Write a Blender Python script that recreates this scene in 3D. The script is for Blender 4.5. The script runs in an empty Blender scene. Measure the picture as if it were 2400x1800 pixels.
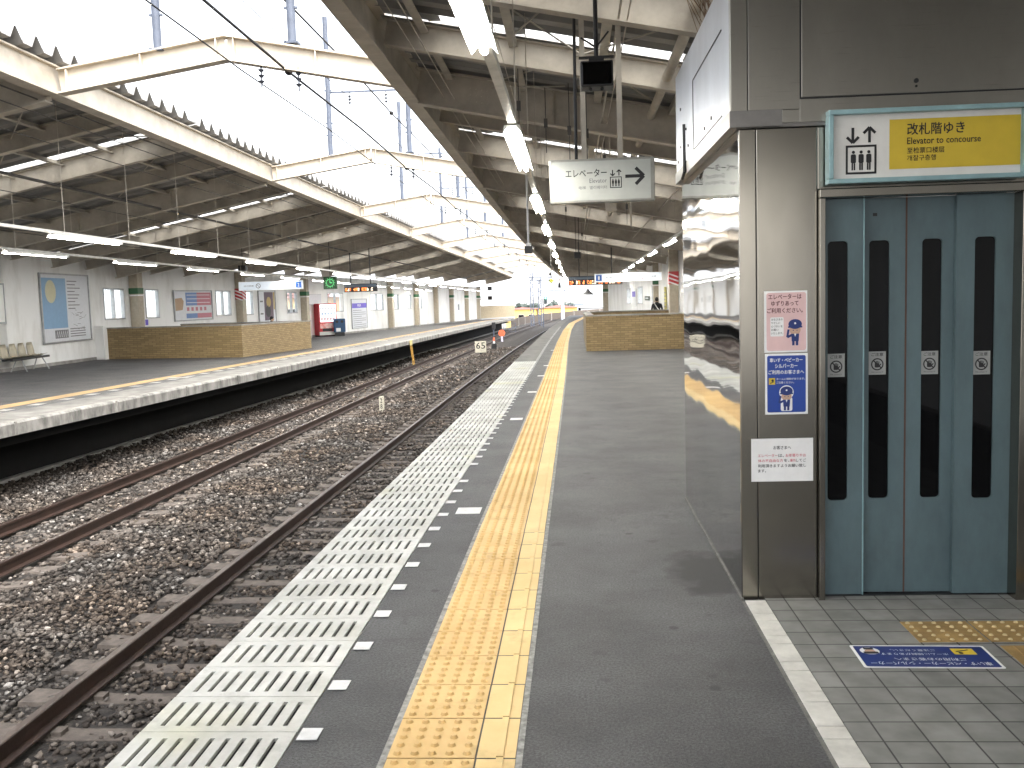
import bpy, bmesh, math, random
from mathutils import Vector, Matrix
import numpy as np
random.seed(7); RNG = np.random.default_rng(7)
SC = bpy.context.scene
COL = SC.collection
R_ = math.radians

# ---------------------------------------------------------------- camera, sky, sun, exposure
YAW, PITCH, ROLL, CAMH, FPX = 0.065407, 0.092334, 0.029886, 1.5297, 2221.29
_f = Vector((-math.sin(YAW)*math.cos(PITCH), math.cos(YAW)*math.cos(PITCH), -math.sin(PITCH)))
_r = Vector((math.cos(YAW), math.sin(YAW), 0)); _u = _r.cross(_f)
_r2 = math.cos(ROLL)*_r - math.sin(ROLL)*_u; _u2 = math.sin(ROLL)*_r + math.cos(ROLL)*_u
cam = bpy.data.objects.new('camera', bpy.data.cameras.new('camera')); COL.objects.link(cam)
cam.matrix_world = Matrix(((_r2.x, _u2.x, -_f.x, 0), (_r2.y, _u2.y, -_f.y, 0), (_r2.z, _u2.z, -_f.z, CAMH), (0, 0, 0, 1)))
cam.data.sensor_width = 36; cam.data.lens = 36*FPX/2400; cam.data.clip_start = .05; cam.data.clip_end = 6000
SC.camera = cam
W = bpy.data.worlds.new('World'); SC.world = W; W.use_nodes = True
nt = W.node_tree; nt.nodes.clear()
sky = nt.nodes.new('ShaderNodeTexSky'); sky.sky_type = 'NISHITA'; sky.sun_disc = False
SUN_EL, SUN_AZ = 52, 150        # azimuth measured clockwise from +Y: behind the camera, to the right
sky.sun_elevation = R_(SUN_EL); sky.sun_rotation = R_(SUN_AZ); sky.air_density = 1.0; sky.dust_density = 4; sky.ozone_density = 1
hs = nt.nodes.new('ShaderNodeHueSaturation'); hs.inputs['Saturation'].default_value = .22
bg = nt.nodes.new('ShaderNodeBackground'); bg.inputs['Strength'].default_value = .15
ow = nt.nodes.new('ShaderNodeOutputWorld')
cloud = nt.nodes.new('ShaderNodeMix'); cloud.data_type = 'RGBA'; cloud.blend_type = 'LIGHTEN'; cloud.inputs[0].default_value = 1; cloud.inputs[7].default_value = (2.3, 2.35, 2.45, 1)
nt.links.new(sky.outputs[0], hs.inputs['Color']); nt.links.new(hs.outputs[0], cloud.inputs[6]); nt.links.new(cloud.outputs[2], bg.inputs['Color']); nt.links.new(bg.outputs[0], ow.inputs[0])
sl = bpy.data.lights.new('sun', 'SUN'); sl.energy = .5; sl.angle = R_(30); sl.color = (1, .96, .9)
so = bpy.data.objects.new('sun', sl); COL.objects.link(so); so.location = (20, -20, 40)
so.rotation_euler = Vector((math.sin(R_(SUN_AZ))*math.cos(R_(SUN_EL)), math.cos(R_(SUN_AZ))*math.cos(R_(SUN_EL)), math.sin(R_(SUN_EL)))).to_track_quat('Z', 'Y').to_euler()
SC.view_settings.view_transform = 'Standard'; SC.view_settings.look = 'None'; SC.view_settings.gamma = 1
SC.view_settings.exposure = 2.5
SC.cycles.max_bounces = 8; SC.cycles.diffuse_bounces = 5; SC.cycles.glossy_bounces = 4; SC.cycles.transparent_max_bounces = 12
SC.cycles.use_denoising = True; SC.cycles.sample_clamp_indirect = 6

# ---------------------------------------------------------------- helpers
def F(y): return -.009*(min(y, 135)-6) if y > 6 else 0.0          # the station lies on a falling gradient
def C(y): return .00022*(y-25)**2 if y > 25 else 0.0               # and on a curve to the right
def table(pts):
    xs = [a for a, b in pts]; vs = [b for a, b in pts]
    def f(y):
        if y <= xs[0]: return vs[0]+(y-xs[0])*(vs[1]-vs[0])/(xs[1]-xs[0])
        if y >= xs[-1]: return vs[-1]+(y-xs[-1])*(vs[-1]-vs[-2])/(xs[-1]-xs[-2])
        for i in range(len(xs)-1):
            if y <= xs[i+1]: return vs[i]+(y-xs[i])*(vs[i+1]-vs[i])/(xs[i+1]-xs[i])
    return f
RAILN = lambda y: -3.5+C(y)
RAILM = lambda y: -6.03+C(y)
RAILL = lambda y: -7.12+C(y)
ER = lambda y: -1.53-.08*max(0, 1-y/13)+C(y)*.75
YR = table([(0, -.235), (8.5, -.2), (19, -.17), (36, -.165), (52, -.07), (69, .19), (87, .98), (110, 2.1)])
EL = table([(0, -8.35), (13, -8.1), (17, -7.98), (29, -7.8), (36.6, -7.53), (48, -7.37), (84.6, -6.9), (105, -6.2)])
KERB = table([(0, -9.8), (16, -9.44), (20, -9.35), (34, -9.0), (44, -8.97), (57, -8.85), (71, -8.4), (85, -8.1), (105, -7.5)])
WALLP = [(-13.9, -12), (-15.2, 16), (-15.96, 25.4), (-16.71, 34.63), (-13.97, 56.97), (-9.92, 98.71)]
WL = table([(y, x) for x, y in WALLP])
WALLR = [(4.3, -12), (4.2, 36), (4.45, 48), (3.6, 70), (2.9, 78)]
WR = table([(y, x) for x, y in WALLR])

MW = {}
def mat_of(o): return MW[o.name]
class MB:
    def __init__(s): s.v = []; s.f = []; s.sm = []
    def add(s, vs, fs, smooth=False):
        b = len(s.v); s.v += [tuple(v) for v in vs]; s.f += [tuple(i+b for i in f) for f in fs]; s.sm += [smooth]*len(fs)
    def box(s, x0, x1, y0, y1, z0, z1):
        s.add([(x0,y0,z0),(x1,y0,z0),(x1,y1,z0),(x0,y1,z0),(x0,y0,z1),(x1,y0,z1),(x1,y1,z1),(x0,y1,z1)],
              [(0,3,2,1),(4,5,6,7),(0,1,5,4),(1,2,6,5),(2,3,7,6),(3,0,4,7)])
    def bbox(s, x0, x1, y0, y1, z0, z1, b=.004):           # box with chamfered edges
        bm = bmesh.new(); bmesh.ops.create_cube(bm, size=1)
        for v in bm.verts: v.co = ((x0+x1)/2+v.co.x*(x1-x0), (y0+y1)/2+v.co.y*(y1-y0), (z0+z1)/2+v.co.z*(z1-z0))
        bmesh.ops.bevel(bm, geom=bm.edges[:], offset=b, segments=2, affect='EDGES', profile=.6)
        bm.verts.index_update(); s.add([v.co for v in bm.verts], [[v.index for v in f.verts] for f in bm.faces]); bm.free()
    def obox(s, c, a, b, d):
        c, a, b, d = Vector(c), Vector(a), Vector(b), Vector(d)
        s.add([c+i*a+j*b+k*d for k in (-1, 1) for i, j in ((-1,-1),(1,-1),(1,1),(-1,1))],
              [(0,3,2,1),(4,5,6,7),(0,1,5,4),(1,2,6,5),(2,3,7,6),(3,0,4,7)])
    def beam(s, p, q, w, h):
        p, q = Vector(p), Vector(q); t = (q-p); n = t.normalized()
        side = n.cross(Vector((0, 0, 1)))
        side = side.normalized() if side.length > 1e-4 else Vector((1, 0, 0))
        up = side.cross(n)
        s.obox((p+q)/2, t/2, side*w/2, up*h/2)
    def ibeam(s, p, q, h, w, tw=.02, tf=.025):             # p,q = centre of the bottom flange
        p, q = Vector(p), Vector(q); U = Vector((0, 0, 1))
        s.beam(p+U*tf/2, q+U*tf/2, w, tf); s.beam(p+U*(h-tf/2), q+U*(h-tf/2), w, tf)
        s.beam(p+U*h/2, q+U*h/2, tw, h-2*tf)
    def cyl(s, p, q, r, n=10, r2=None):
        p, q = Vector(p), Vector(q); t = (q-p).normalized(); r2 = r if r2 is None else r2
        a = t.orthogonal().normalized(); b = t.cross(a)
        vs = [p+r*(math.cos(2*math.pi*i/n)*a+math.sin(2*math.pi*i/n)*b) for i in range(n)]+[q+r2*(math.cos(2*math.pi*i/n)*a+math.sin(2*math.pi*i/n)*b) for i in range(n)]
        s.add(vs, [(i, (i+1) % n, n+(i+1) % n, n+i) for i in range(n)], True)
        s.add(vs, [tuple(reversed(range(n))), tuple(range(n, 2*n))])
    def tube(s, pts, r, n=6):
        for a, b in zip(pts[:-1], pts[1:]): s.cyl(a, b, r, n)
    def ball(s, c, r, n=8, sz=(1, 1, 1)):
        m = n//2; vs = [(c[0], c[1], c[2]+r*sz[2])]
        for j in range(1, m):
            for i in range(n):
                th = math.pi*j/m; ph = 2*math.pi*i/n
                vs.append((c[0]+r*sz[0]*math.sin(th)*math.cos(ph), c[1]+r*sz[1]*math.sin(th)*math.sin(ph), c[2]+r*sz[2]*math.cos(th)))
        vs.append((c[0], c[1], c[2]-r*sz[2])); L = len(vs)-1
        fs = [(0, 1+i, 1+(i+1) % n) for i in range(n)]
        for j in range(m-2):
            for i in range(n): fs.append((1+j*n+i, 1+(j+1)*n+i, 1+(j+1)*n+(i+1) % n, 1+j*n+(i+1) % n))
        fs += [(L, 1+(m-2)*n+(i+1) % n, 1+(m-2)*n+i) for i in range(n)]
        s.add(vs, fs, True)
    def sweep(s, prof, xf, ys, zf=F, close=True):
        n = len(prof); vs = []
        for y in ys:
            x = xf(y); z = zf(y)
            vs += [(x+a, y, z+b) for a, b in prof]
        m = n if close else n-1
        fs = [(k*n+i, (k+1)*n+i, (k+1)*n+(i+1) % n, k*n+(i+1) % n) for k in range(len(ys)-1) for i in range(m)]
        if close: fs += [tuple(range(n)), tuple(reversed(range((len(ys)-1)*n, len(ys)*n)))]
        s.add(vs, fs)
    def poly(s, pts, y0, y1):                              # xz outline given thickness along y
        n = len(pts)
        s.add([(x, y0, z) for x, z in pts]+[(x, y1, z) for x, z in pts],
              [tuple(range(n)), tuple(reversed(range(n, 2*n)))]+[(i, n+i, n+(i+1) % n, (i+1) % n) for i in range(n)])
    def plate(s, pts, y):                                  # flat xz outline facing -y
        s.add([(x, y, z) for x, z in pts], [tuple(range(len(pts)))])
    def build(s, name, mat, parent=None, label=None, world=False):
        me = bpy.data.meshes.new(name)
        vs = s.v
        if world and parent is not None:
            inv = mat_of(parent).inverted(); vs = [tuple(inv @ Vector(v)) for v in vs]
        me.from_pydata(vs, [], s.f)
        if any(s.sm): me.polygons.foreach_set('use_smooth', s.sm)
        me.materials.append(mat); me.validate(); me.update()
        o = bpy.data.objects.new(name, me); COL.objects.link(o)
        if parent is not None: o.parent = parent
        if label: o['label'] = label
        MW[o.name] = (MW[parent.name] if parent is not None else Matrix())
        return o
def tag(o, label=None, cat=None, group=None, kind=None):
    if label: o['label'] = label
    if cat: o['category'] = cat
    if group: o['group'] = group
    if kind: o['kind'] = kind
    return o
def thing(name, label, cat, loc=(0, 0, 0), rz=0, group=None):
    o = bpy.data.objects.new(name, None); COL.objects.link(o); o.location = loc; o.rotation_euler = (0, 0, rz)
    o.empty_display_size = .2
    MW[o.name] = Matrix.Translation(Vector(loc)) @ Matrix.Rotation(rz, 4, 'Z')
    return tag(o, label, cat, group)
def dup(root, loc, rz=0, label=None, group=None):
    def rec(o, par):
        c = o.copy(); COL.objects.link(c)
        if par is not None: c.parent = par
        for ch in [k for k in bpy.data.objects if k.parent is o]: rec(ch, c)
        return c
    r = rec(root, None); r.location = loc; r.rotation_euler = (0, 0, rz)
    MW[r.name] = Matrix.Translation(Vector(loc)) @ Matrix.Rotation(rz, 4, 'Z')
    if label: r['label'] = label
    if group: r['group'] = group
    return r
ORD = ['nearest', 'second', 'third', 'fourth', 'fifth', 'sixth', 'seventh', 'eighth', 'ninth', 'tenth', 'eleventh', 'twelfth', 'thirteenth', 'fourteenth', 'fifteenth', 'sixteenth', 'seventeenth', 'eighteenth', 'nineteenth', 'twentieth']
def frange(a, b, st):
    n = max(1, int(math.ceil((b-a)/st-1e-6))); return [a+(b-a)*i/n for i in range(n+1)]

# ---------------------------------------------------------------- materials
def nodes(m): return m.node_tree.nodes, m.node_tree.links
def pbr(name, col, rough=.6, metal=0., var=.12, scale=6., bump=0., bscale=40., stretch=None, spec=None, col2=None, thr=(.35, .7)):
    m = bpy.data.materials.new(name); m.use_nodes = True; N, L = nodes(m); b = N['Principled BSDF']
    b.inputs['Roughness'].default_value = rough; b.inputs['Metallic'].default_value = metal
    if spec is not None: b.inputs['Specular IOR Level'].default_value = spec
    tc = N.new('ShaderNodeTexCoord'); mp = N.new('ShaderNodeMapping'); L.new(tc.outputs['Object'], mp.inputs[0])
    if stretch: mp.inputs['Scale'].default_value = stretch
    nz = N.new('ShaderNodeTexNoise'); nz.inputs['Scale'].default_value = scale; nz.inputs['Detail'].default_value = 8; nz.inputs['Roughness'].default_value = .65
    L.new(mp.outputs[0], nz.inputs['Vector'])
    cr = N.new('ShaderNodeValToRGB'); L.new(nz.outputs['Fac'], cr.inputs[0])
    c2 = col2 or tuple(max(0, c*(1-2*var)) for c in col)
    cr.color_ramp.elements[0].position = thr[0]; cr.color_ramp.elements[1].position = thr[1]
    cr.color_ramp.elements[0].color = (*c2, 1); cr.color_ramp.elements[1].color = (*[min(1, c*(1+var*.4)) for c in col], 1)
    L.new(cr.outputs[0], b.inputs['Base Color'])
    if bump:
        n2 = N.new('ShaderNodeTexNoise'); n2.inputs['Scale'].default_value = bscale; n2.inputs['Detail'].default_value = 6
        L.new(mp.outputs[0], n2.inputs['Vector'])
        bp = N.new('ShaderNodeBump'); bp.inputs['Strength'].default_value = bump; bp.inputs['Distance'].default_value = .01
        L.new(n2.outputs['Fac'], bp.inputs['Height']); L.new(bp.outputs[0], b.inputs['Normal'])
    return m
def flat(name, col, rough=.5, emit=0):
    m = pbr(name, col, rough, var=.04, scale=9)
    if emit:
        b = m.node_tree.nodes['Principled BSDF']; b.inputs['Emission Color'].default_value = (*col, 1); b.inputs['Emission Strength'].default_value = emit
    return m
def mixc(N, L, fac, a, b):
    mx = N.new('ShaderNodeMix'); mx.data_type = 'RGBA'
    if hasattr(fac, 'links'): L.new(fac, mx.inputs[0])
    else: mx.inputs[0].default_value = fac
    for k, v in ((6, a), (7, b)):
        if hasattr(v, 'links'): L.new(v, mx.inputs[k])
        else: mx.inputs[k].default_value = (*v, 1)
    return mx.outputs[2]
M = {}
M['cream'] = pbr('cream_paint', (.60, .535, .435), .5, var=.10, scale=2.5, col2=(.45, .39, .31), bump=.05)
M['beam'] = pbr('shaded_cream_paint', (.52, .475, .40), .55, var=.14, scale=2.2, col2=(.36, .32, .265), bump=.06)  # same cream paint, darkened to put the canopy shade into the colour
M['deck'] = pbr('grey_roof_sheet', (.25, .245, .235), .5, var=.16, scale=1.2)
M['purlin'] = pbr('purlin_paint', (.50, .46, .39), .6, var=.15, scale=3)
M['pipe'] = pbr('dark_conduit', (.10, .095, .09), .6)
M['black'] = pbr('black_plastic', (.02, .02, .022), .45, var=.2)
M['wallp'] = pbr('white_wall_panel', (.82, .82, .81), .55, var=.1, scale=1.1, stretch=(1, 1, .35), col2=(.62, .61, .58), thr=(.26, .52))
M['alu'] = pbr('window_aluminium', (.42, .43, .44), .4, .6)
M['pillar'] = pbr('beige_pillar', (.46, .40, .31), .55, var=.1)
M['green'] = flat('green_band', (.03, .12, .05)); M['white'] = flat('white_print', (.84, .84, .84), .45)
M['red'] = flat('red_paint', (.45, .02, .03), .35); M['blue'] = flat('blue_print', (.01, .05, .30), .4)
M['navy'] = flat('navy_print', (.012, .03, .16), .5); M['pink'] = flat('pink_print', (.72, .50, .50), .5)
M['ink'] = flat('black_print', (.012, .012, .014), .5); M['greyink'] = flat('grey_print', (.16, .16, .17), .5); M['redink'] = flat('red_print', (.55, .06, .10), .5)
M['maroon'] = flat('maroon_print', (.10, .012, .02), .5)
M['yellow'] = flat('yellow_print', (.62, .45, .035), .5); M['signwhite'] = flat('sign_white', (.74, .73, .70), .35)
M['lamp_sign'] = flat('backlit_sign_face', (.72, .78, .85), .4, .10)
M['elev_sign'] = flat('sign_face_grey_white', (.50, .52, .49), .3)
M['skyblue'] = flat('poster_blue', (.17, .34, .55), .4); M['cream_print'] = flat('poster_cream', (.62, .60, .40), .5); M['paper'] = flat('poster_paper', (.66, .68, .72), .4)
M['pblue'] = flat('poster_mid_blue', (.14, .24, .50)); M['pred'] = flat('poster_rose', (.50, .17, .22)); M['tan'] = flat('poster_tan', (.42, .28, .17)); M['violet'] = flat('board_violet', (.12, .08, .55))
M['sticker'] = flat('sticker_grey', (.34, .35, .34), .5)
M['skin'] = flat('skin_tone', (.55, .36, .26), .5)
M['frame_blue'] = pbr('pale_blue_frame', (.30, .47, .50), .35, .2)
M['steel_dark'] = pbr('steel_trim', (.26, .25, .24), .35, .9)
M['galv'] = pbr('galvanised_pole', (.085, .10, .135), .6, .0)
M['concrete'] = pbr('concrete', (.34, .33, .31), .85, var=.2, scale=3, bump=.3)
M['insul'] = pbr('insulator', (.06, .065, .08), .3)
M['wire'] = pbr('wire_black', (.015, .015, .017), .6)
M['rail'] = None
M['tube'] = flat('lamp_tube', (1., .97, .90), .4, 24.0)
M['lampbody'] = flat('lamp_reflector', (.80, .79, .74), .35)
M['channel'] = pbr('lamp_channel', (.68, .66, .60), .5)
M['darkhole'] = pbr('slot_shade_black', (.035, .035, .037), .9)
M['orange'] = flat('orange_paint', (.62, .13, .06)); M['ladder'] = pbr('ladder_yellow', (.50, .30, .05), .5, col2=(.25, .12, .03))
M['dirtywhite'] = pbr('worn_white_paint', (.55, .52, .42), .6, var=.2, scale=30)

def glass(name, tint=(.9, .95, .95), refl=.12):
    m = bpy.data.materials.new(name); m.use_nodes = True; N, L = nodes(m); N.clear()
    o = N.new('ShaderNodeOutputMaterial'); t = N.new('ShaderNodeBsdfTransparent'); g = N.new('ShaderNodeBsdfGlossy'); x = N.new('ShaderNodeMixShader')
    t.inputs[0].default_value = (*tint, 1); g.inputs['Roughness'].default_value = .04; x.inputs[0].default_value = refl
    L.new(t.outputs[0], x.inputs[1]); L.new(g.outputs[0], x.inputs[2]); L.new(x.outputs[0], o.inputs[0]); return m
M['glass'] = glass('window_glass')
def milky():
    m = glass('skylight_sheet', (.62, .63, .62), .06); N, L = nodes(m); x = [n for n in N if n.type == 'MIX_SHADER'][0]; o = [n for n in N if n.type == 'OUTPUT_MATERIAL'][0]
    t = N.new('ShaderNodeBsdfTranslucent'); t.inputs[0].default_value = (.75, .75, .73, 1); y = N.new('ShaderNodeMixShader'); y.inputs[0].default_value = .6
    L.new(x.outputs[0], y.inputs[1]); L.new(t.outputs[0], y.inputs[2]); L.new(y.outputs[0], o.inputs[0]); return m
M['skylight'] = milky()
M['darkglass'] = pbr('dark_door_glass', (.004, .004, .0045), .025, var=.1, spec=.25)

def steel(name, col, rough, wav, wscale, stretch):
    m = pbr(name, col, rough, 1., var=.10, scale=1.6, stretch=(1, 1, .5)); N, L = nodes(m); b = N['Principled BSDF']
    tc = N.new('ShaderNodeTexCoord'); mp = N.new('ShaderNodeMapping'); mp.inputs['Scale'].default_value = stretch; L.new(tc.outputs['Object'], mp.inputs[0])
    nz = N.new('ShaderNodeTexNoise'); nz.inputs['Scale'].default_value = wscale; nz.inputs['Detail'].default_value = 2; L.new(mp.outputs[0], nz.inputs['Vector'])
    mb = N.new('ShaderNodeMapping'); mb.inputs['Scale'].default_value = (1, 1, 260); L.new(tc.outputs['Object'], mb.inputs[0])
    n2 = N.new('ShaderNodeTexNoise'); n2.inputs['Scale'].default_value = 3; n2.inputs['Detail'].default_value = 3; L.new(mb.outputs[0], n2.inputs['Vector'])
    mr = N.new('ShaderNodeMapRange'); mr.inputs[3].default_value = rough*.93; mr.inputs[4].default_value = rough*1.09
    L.new(n2.outputs['Fac'], mr.inputs[0]); L.new(mr.outputs[0], b.inputs['Roughness'])
    bp = N.new('ShaderNodeBump'); bp.inputs['Strength'].default_value = wav; bp.inputs['Distance'].default_value = .05
    L.new(nz.outputs['Fac'], bp.inputs['Height']); L.new(bp.outputs[0], b.inputs['Normal']); return m
M['steel'] = steel('brushed_stainless_upper', (.37, .353, .315), .28, .03, 1.3, (1.6, 1, .9))
M['steel2'] = M['steel']
M['steel'] = steel('brushed_stainless', (.31, .289, .25), .19, .045, 1.3, (1.6, 1, .9))
M['mirror'] = steel('polished_stainless', (.60, .60, .60), .035, .12, 1.4, (1, .5, 1.5))
M['mirror2'] = steel('polished_stainless_box', (.64, .67, .72), .38, .05, 2.0, (1, 1, 1))
M['door'] = pbr('blue_grey_door_paint', (.100, .152, .168), .40, var=.16, scale=4, bump=.04, stretch=(1, 1, .35))

def mat_asphalt():
    m = pbr('asphalt', (.080, .080, .082), .60, var=.14, scale=1.3, col2=(.036, .036, .038), bump=.8, bscale=170, thr=(.33, .66)); N, L = nodes(m); b = N['Principled BSDF']
    src = b.inputs['Base Color'].links[0].from_socket
    tc = N.new('ShaderNodeTexCoord')
    n3 = N.new('ShaderNodeTexNoise'); n3.inputs['Scale'].default_value = 95; n3.inputs['Detail'].default_value = 2; L.new(tc.outputs['Object'], n3.inputs['Vector'])
    cr = N.new('ShaderNodeValToRGB'); cr.color_ramp.elements[0].position = .35; cr.color_ramp.elements[1].position = .7
    cr.color_ramp.elements[0].color = (.62, .62, .62, 1); cr.color_ramp.elements[1].color = (1.5, 1.5, 1.5, 1); L.new(n3.outputs['Fac'], cr.inputs[0])
    mul = N.new('ShaderNodeMix'); mul.data_type = 'RGBA'; mul.blend_type = 'MULTIPLY'; mul.inputs[0].default_value = 1
    L.new(src, mul.inputs[6]); L.new(cr.outputs[0], mul.inputs[7])
    # black gum spots and scuffs
    n4 = N.new('ShaderNodeTexNoise'); n4.inputs['Scale'].default_value = 5.5; n4.inputs['Detail'].default_value = 3; L.new(tc.outputs['Object'], n4.inputs['Vector'])
    c4 = N.new('ShaderNodeValToRGB'); c4.color_ramp.elements[0].position = .63; c4.color_ramp.elements[1].position = .72; L.new(n4.outputs['Fac'], c4.inputs[0])
    dk = mixc(N, L, c4.outputs[0], mul.outputs[2], (.036, .036, .037))
    vo = N.new('ShaderNodeTexVoronoi'); vo.inputs['Scale'].default_value = 2.6; vo.inputs['Randomness'].default_value = 1; L.new(tc.outputs['Object'], vo.inputs['Vector'])
    cv = N.new('ShaderNodeValToRGB'); cv.color_ramp.elements[0].position = .045; cv.color_ramp.elements[0].color = (1, 1, 1, 1); cv.color_ramp.elements[1].position = .075; cv.color_ramp.elements[1].color = (0, 0, 0, 1); L.new(vo.outputs['Distance'], cv.inputs[0])
    dk = mixc(N, L, cv.outputs[0], dk, (.026, .026, .027))
    # the damp patch beside the lift
    sp = N.new('ShaderNodeSeparateXYZ'); L.new(tc.outputs['Object'], sp.inputs[0])
    nn = N.new('ShaderNodeTexNoise'); nn.inputs['Scale'].default_value = 4.5; nn.inputs['Detail'].default_value = 8; L.new(tc.outputs['Object'], nn.inputs['Vector'])
    def mth(op, a, bb):
        x = N.new('ShaderNodeMath'); x.operation = op
        for k, v in ((0, a), (1, bb)):
            if hasattr(v, 'links'): L.new(v, x.inputs[k])
            else: x.inputs[k].default_value = v
        return x.outputs[0]
    dx = mth('DIVIDE', mth('SUBTRACT', sp.outputs[0], .76), .25); dy = mth('DIVIDE', mth('SUBTRACT', sp.outputs[1], 5.12), .42)
    d = mth('ADD', mth('MULTIPLY', dx, dx), mth('MULTIPLY', dy, dy))
    d2 = mth('ADD', d, mth('MULTIPLY', mth('SUBTRACT', nn.outputs['Fac'], .5), 3.2))
    wet = N.new('ShaderNodeMapRange'); wet.inputs[1].default_value = 1.35; wet.inputs[2].default_value = .55; L.new(d2, wet.inputs[0])
    fin = mixc(N, L, wet.outputs[0], dk, (.047, .046, .045)); L.new(fin, b.inputs['Base Color'])
    rr = N.new('ShaderNodeMapRange'); rr.inputs[3].default_value = .62; rr.inputs[4].default_value = .85; L.new(wet.outputs[0], rr.inputs[0]); L.new(rr.outputs[0], b.inputs['Roughness'])
    return m
M['asphalt'] = mat_asphalt()
M['panel'] = pbr('white_edge_plate', (.62, .62, .59), .6, var=.18, scale=1.7, col2=(.38, .38, .345), bump=.15, bscale=90)
def mat_panel():
    m = M['panel']; N, L = nodes(m); b = N['Principled BSDF']; src = b.inputs['Base Color'].links[0].from_socket
    tc = N.new('ShaderNodeTexCoord'); nz = N.new('ShaderNodeTexNoise'); nz.inputs['Scale'].default_value = .75; nz.inputs['Detail'].default_value = 3; L.new(tc.outputs['Object'], nz.inputs['Vector'])
    cr = N.new('ShaderNodeValToRGB'); cr.color_ramp.elements[0].position = .60; cr.color_ramp.elements[1].position = .78; L.new(nz.outputs['Fac'], cr.inputs[0])
    L.new(mixc(N, L, cr.outputs[0], src, (.48, .47, .24)), b.inputs['Base Color'])
mat_panel()
M['tactile'] = pbr('yellow_tactile', (.70, .485, .215), .6, var=.14, scale=1.1, col2=(.55, .36, .135), bump=.1, bscale=150)
M['tactile_bar'] = pbr('yellow_tactile_bar', (.73, .54, .25), .6, var=.12, scale=1.1, col2=(.60, .43, .18), bump=.1, bscale=150)
def grime(m, col, sc, a, b_):
    N, L = nodes(m); b = N['Principled BSDF']; src = b.inputs['Base Color'].links[0].from_socket
    tc = N.new('ShaderNodeTexCoord'); nz = N.new('ShaderNodeTexNoise'); nz.inputs['Scale'].default_value = sc; nz.inputs['Detail'].default_value = 9; nz.inputs['Roughness'].default_value = .7; L.new(tc.outputs['Object'], nz.inputs['Vector'])
    cr = N.new('ShaderNodeValToRGB'); cr.color_ramp.elements[0].position = a; cr.color_ramp.elements[1].position = b_; L.new(nz.outputs['Fac'], cr.inputs[0])
    L.new(mixc(N, L, cr.outputs[0], src, col), b.inputs['Base Color'])
grime(M['tactile'], (.36, .235, .085), 4.5, .55, .80); grime(M['tactile_bar'], (.42, .29, .12), 4.5, .56, .82); grime(M['panel'], (.27, .265, .23), 5, .56, .85)
grime(M['door'], (.070, .095, .10), 3.0, .58, .9)
M['tactile_old'] = pbr('ochre_tactile', (.36, .235, .085), .7, var=.2, scale=7, col2=(.22, .14, .05))
M['mortar'] = pbr('grey_mortar', (.17, .165, .155), .9, var=.2, scale=20)
M['paint'] = pbr('white_road_paint', (.74, .74, .73), .6, var=.12, scale=12)
M['edge_worn'] = pbr('worn_platform_edge', (.25, .242, .222), .8, var=.2, scale=4, col2=(.05, .048, .043), thr=(.30, .60), bump=.3, bscale=30, stretch=(1, 1, .4))
M['edge_top'] = pbr('pale_platform_rim', (.20, .195, .18), .8, var=.2, scale=2.4, col2=(.095, .092, .086))
M['underwall'] = pbr('shade_black_underwall', (.008, .008, .008), .9, var=.2, scale=3)  # near-black colour paints in the deep shade under the platform overhang
M['ballast'] = pbr('ballast_bed', (.05, .043, .037), .95, var=.3, scale=14, col2=(.015, .013, .012), bump=1., bscale=45)
def mat_stone():
    m = pbr('ballast_stone', (.17, .15, .135), .85, var=.3, scale=30); N, L = nodes(m); b = N['Principled BSDF']
    g = N.new('ShaderNodeNewGeometry'); cr = N.new('ShaderNodeValToRGB'); e = cr.color_ramp.elements
    e[0].position = 0; e[0].color = (.020, .016, .013, 1); e[1].position = 1; e[1].color = (.36, .345, .32, 1)
    for p_, c_ in ((.35, (.050, .042, .035)), (.72, (.096, .086, .075)), (.93, (.17, .157, .14))):
        k = e.new(p_); k.color = (*c_, 1)
    L.new(g.outputs['Random Per Island'], cr.inputs[0])
    tc = N.new('ShaderNodeTexCoord'); nz = N.new('ShaderNodeTexNoise'); nz.inputs['Scale'].default_value = .9; nz.inputs['Detail'].default_value = 4; L.new(tc.outputs['Object'], nz.inputs['Vector'])
    c2 = N.new('ShaderNodeValToRGB'); c2.color_ramp.elements[0].position = .35; c2.color_ramp.elements[1].position = .62
    c2.color_ramp.elements[0].color = (1, .84, .72, 1); c2.color_ramp.elements[1].color = (.97, .97, .99, 1); L.new(nz.outputs['Fac'], c2.inputs[0])
    mul = N.new('ShaderNodeMix'); mul.data_type = 'RGBA'; mul.blend_type = 'MULTIPLY'; mul.inputs[0].default_value = 1
    L.new(cr.outputs[0], mul.inputs[6]); L.new(c2.outputs[0], mul.inputs[7]); L.new(mul.outputs[2], b.inputs['Base Color']); return m
M['stone'] = mat_stone()
M['rail'] = pbr('rusty_rail', (.038, .019, .0125), .5, .0, var=.2, scale=5, bump=.15)
M['railtop'] = pbr('rail_running_surface', (.075, .05, .04), .38, .4, var=.15, scale=3)
M['sleeper'] = pbr('weathered_concrete_sleeper', (.150, .126, .108), .9, var=.25, scale=8, bump=.4, bscale=60)
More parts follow.
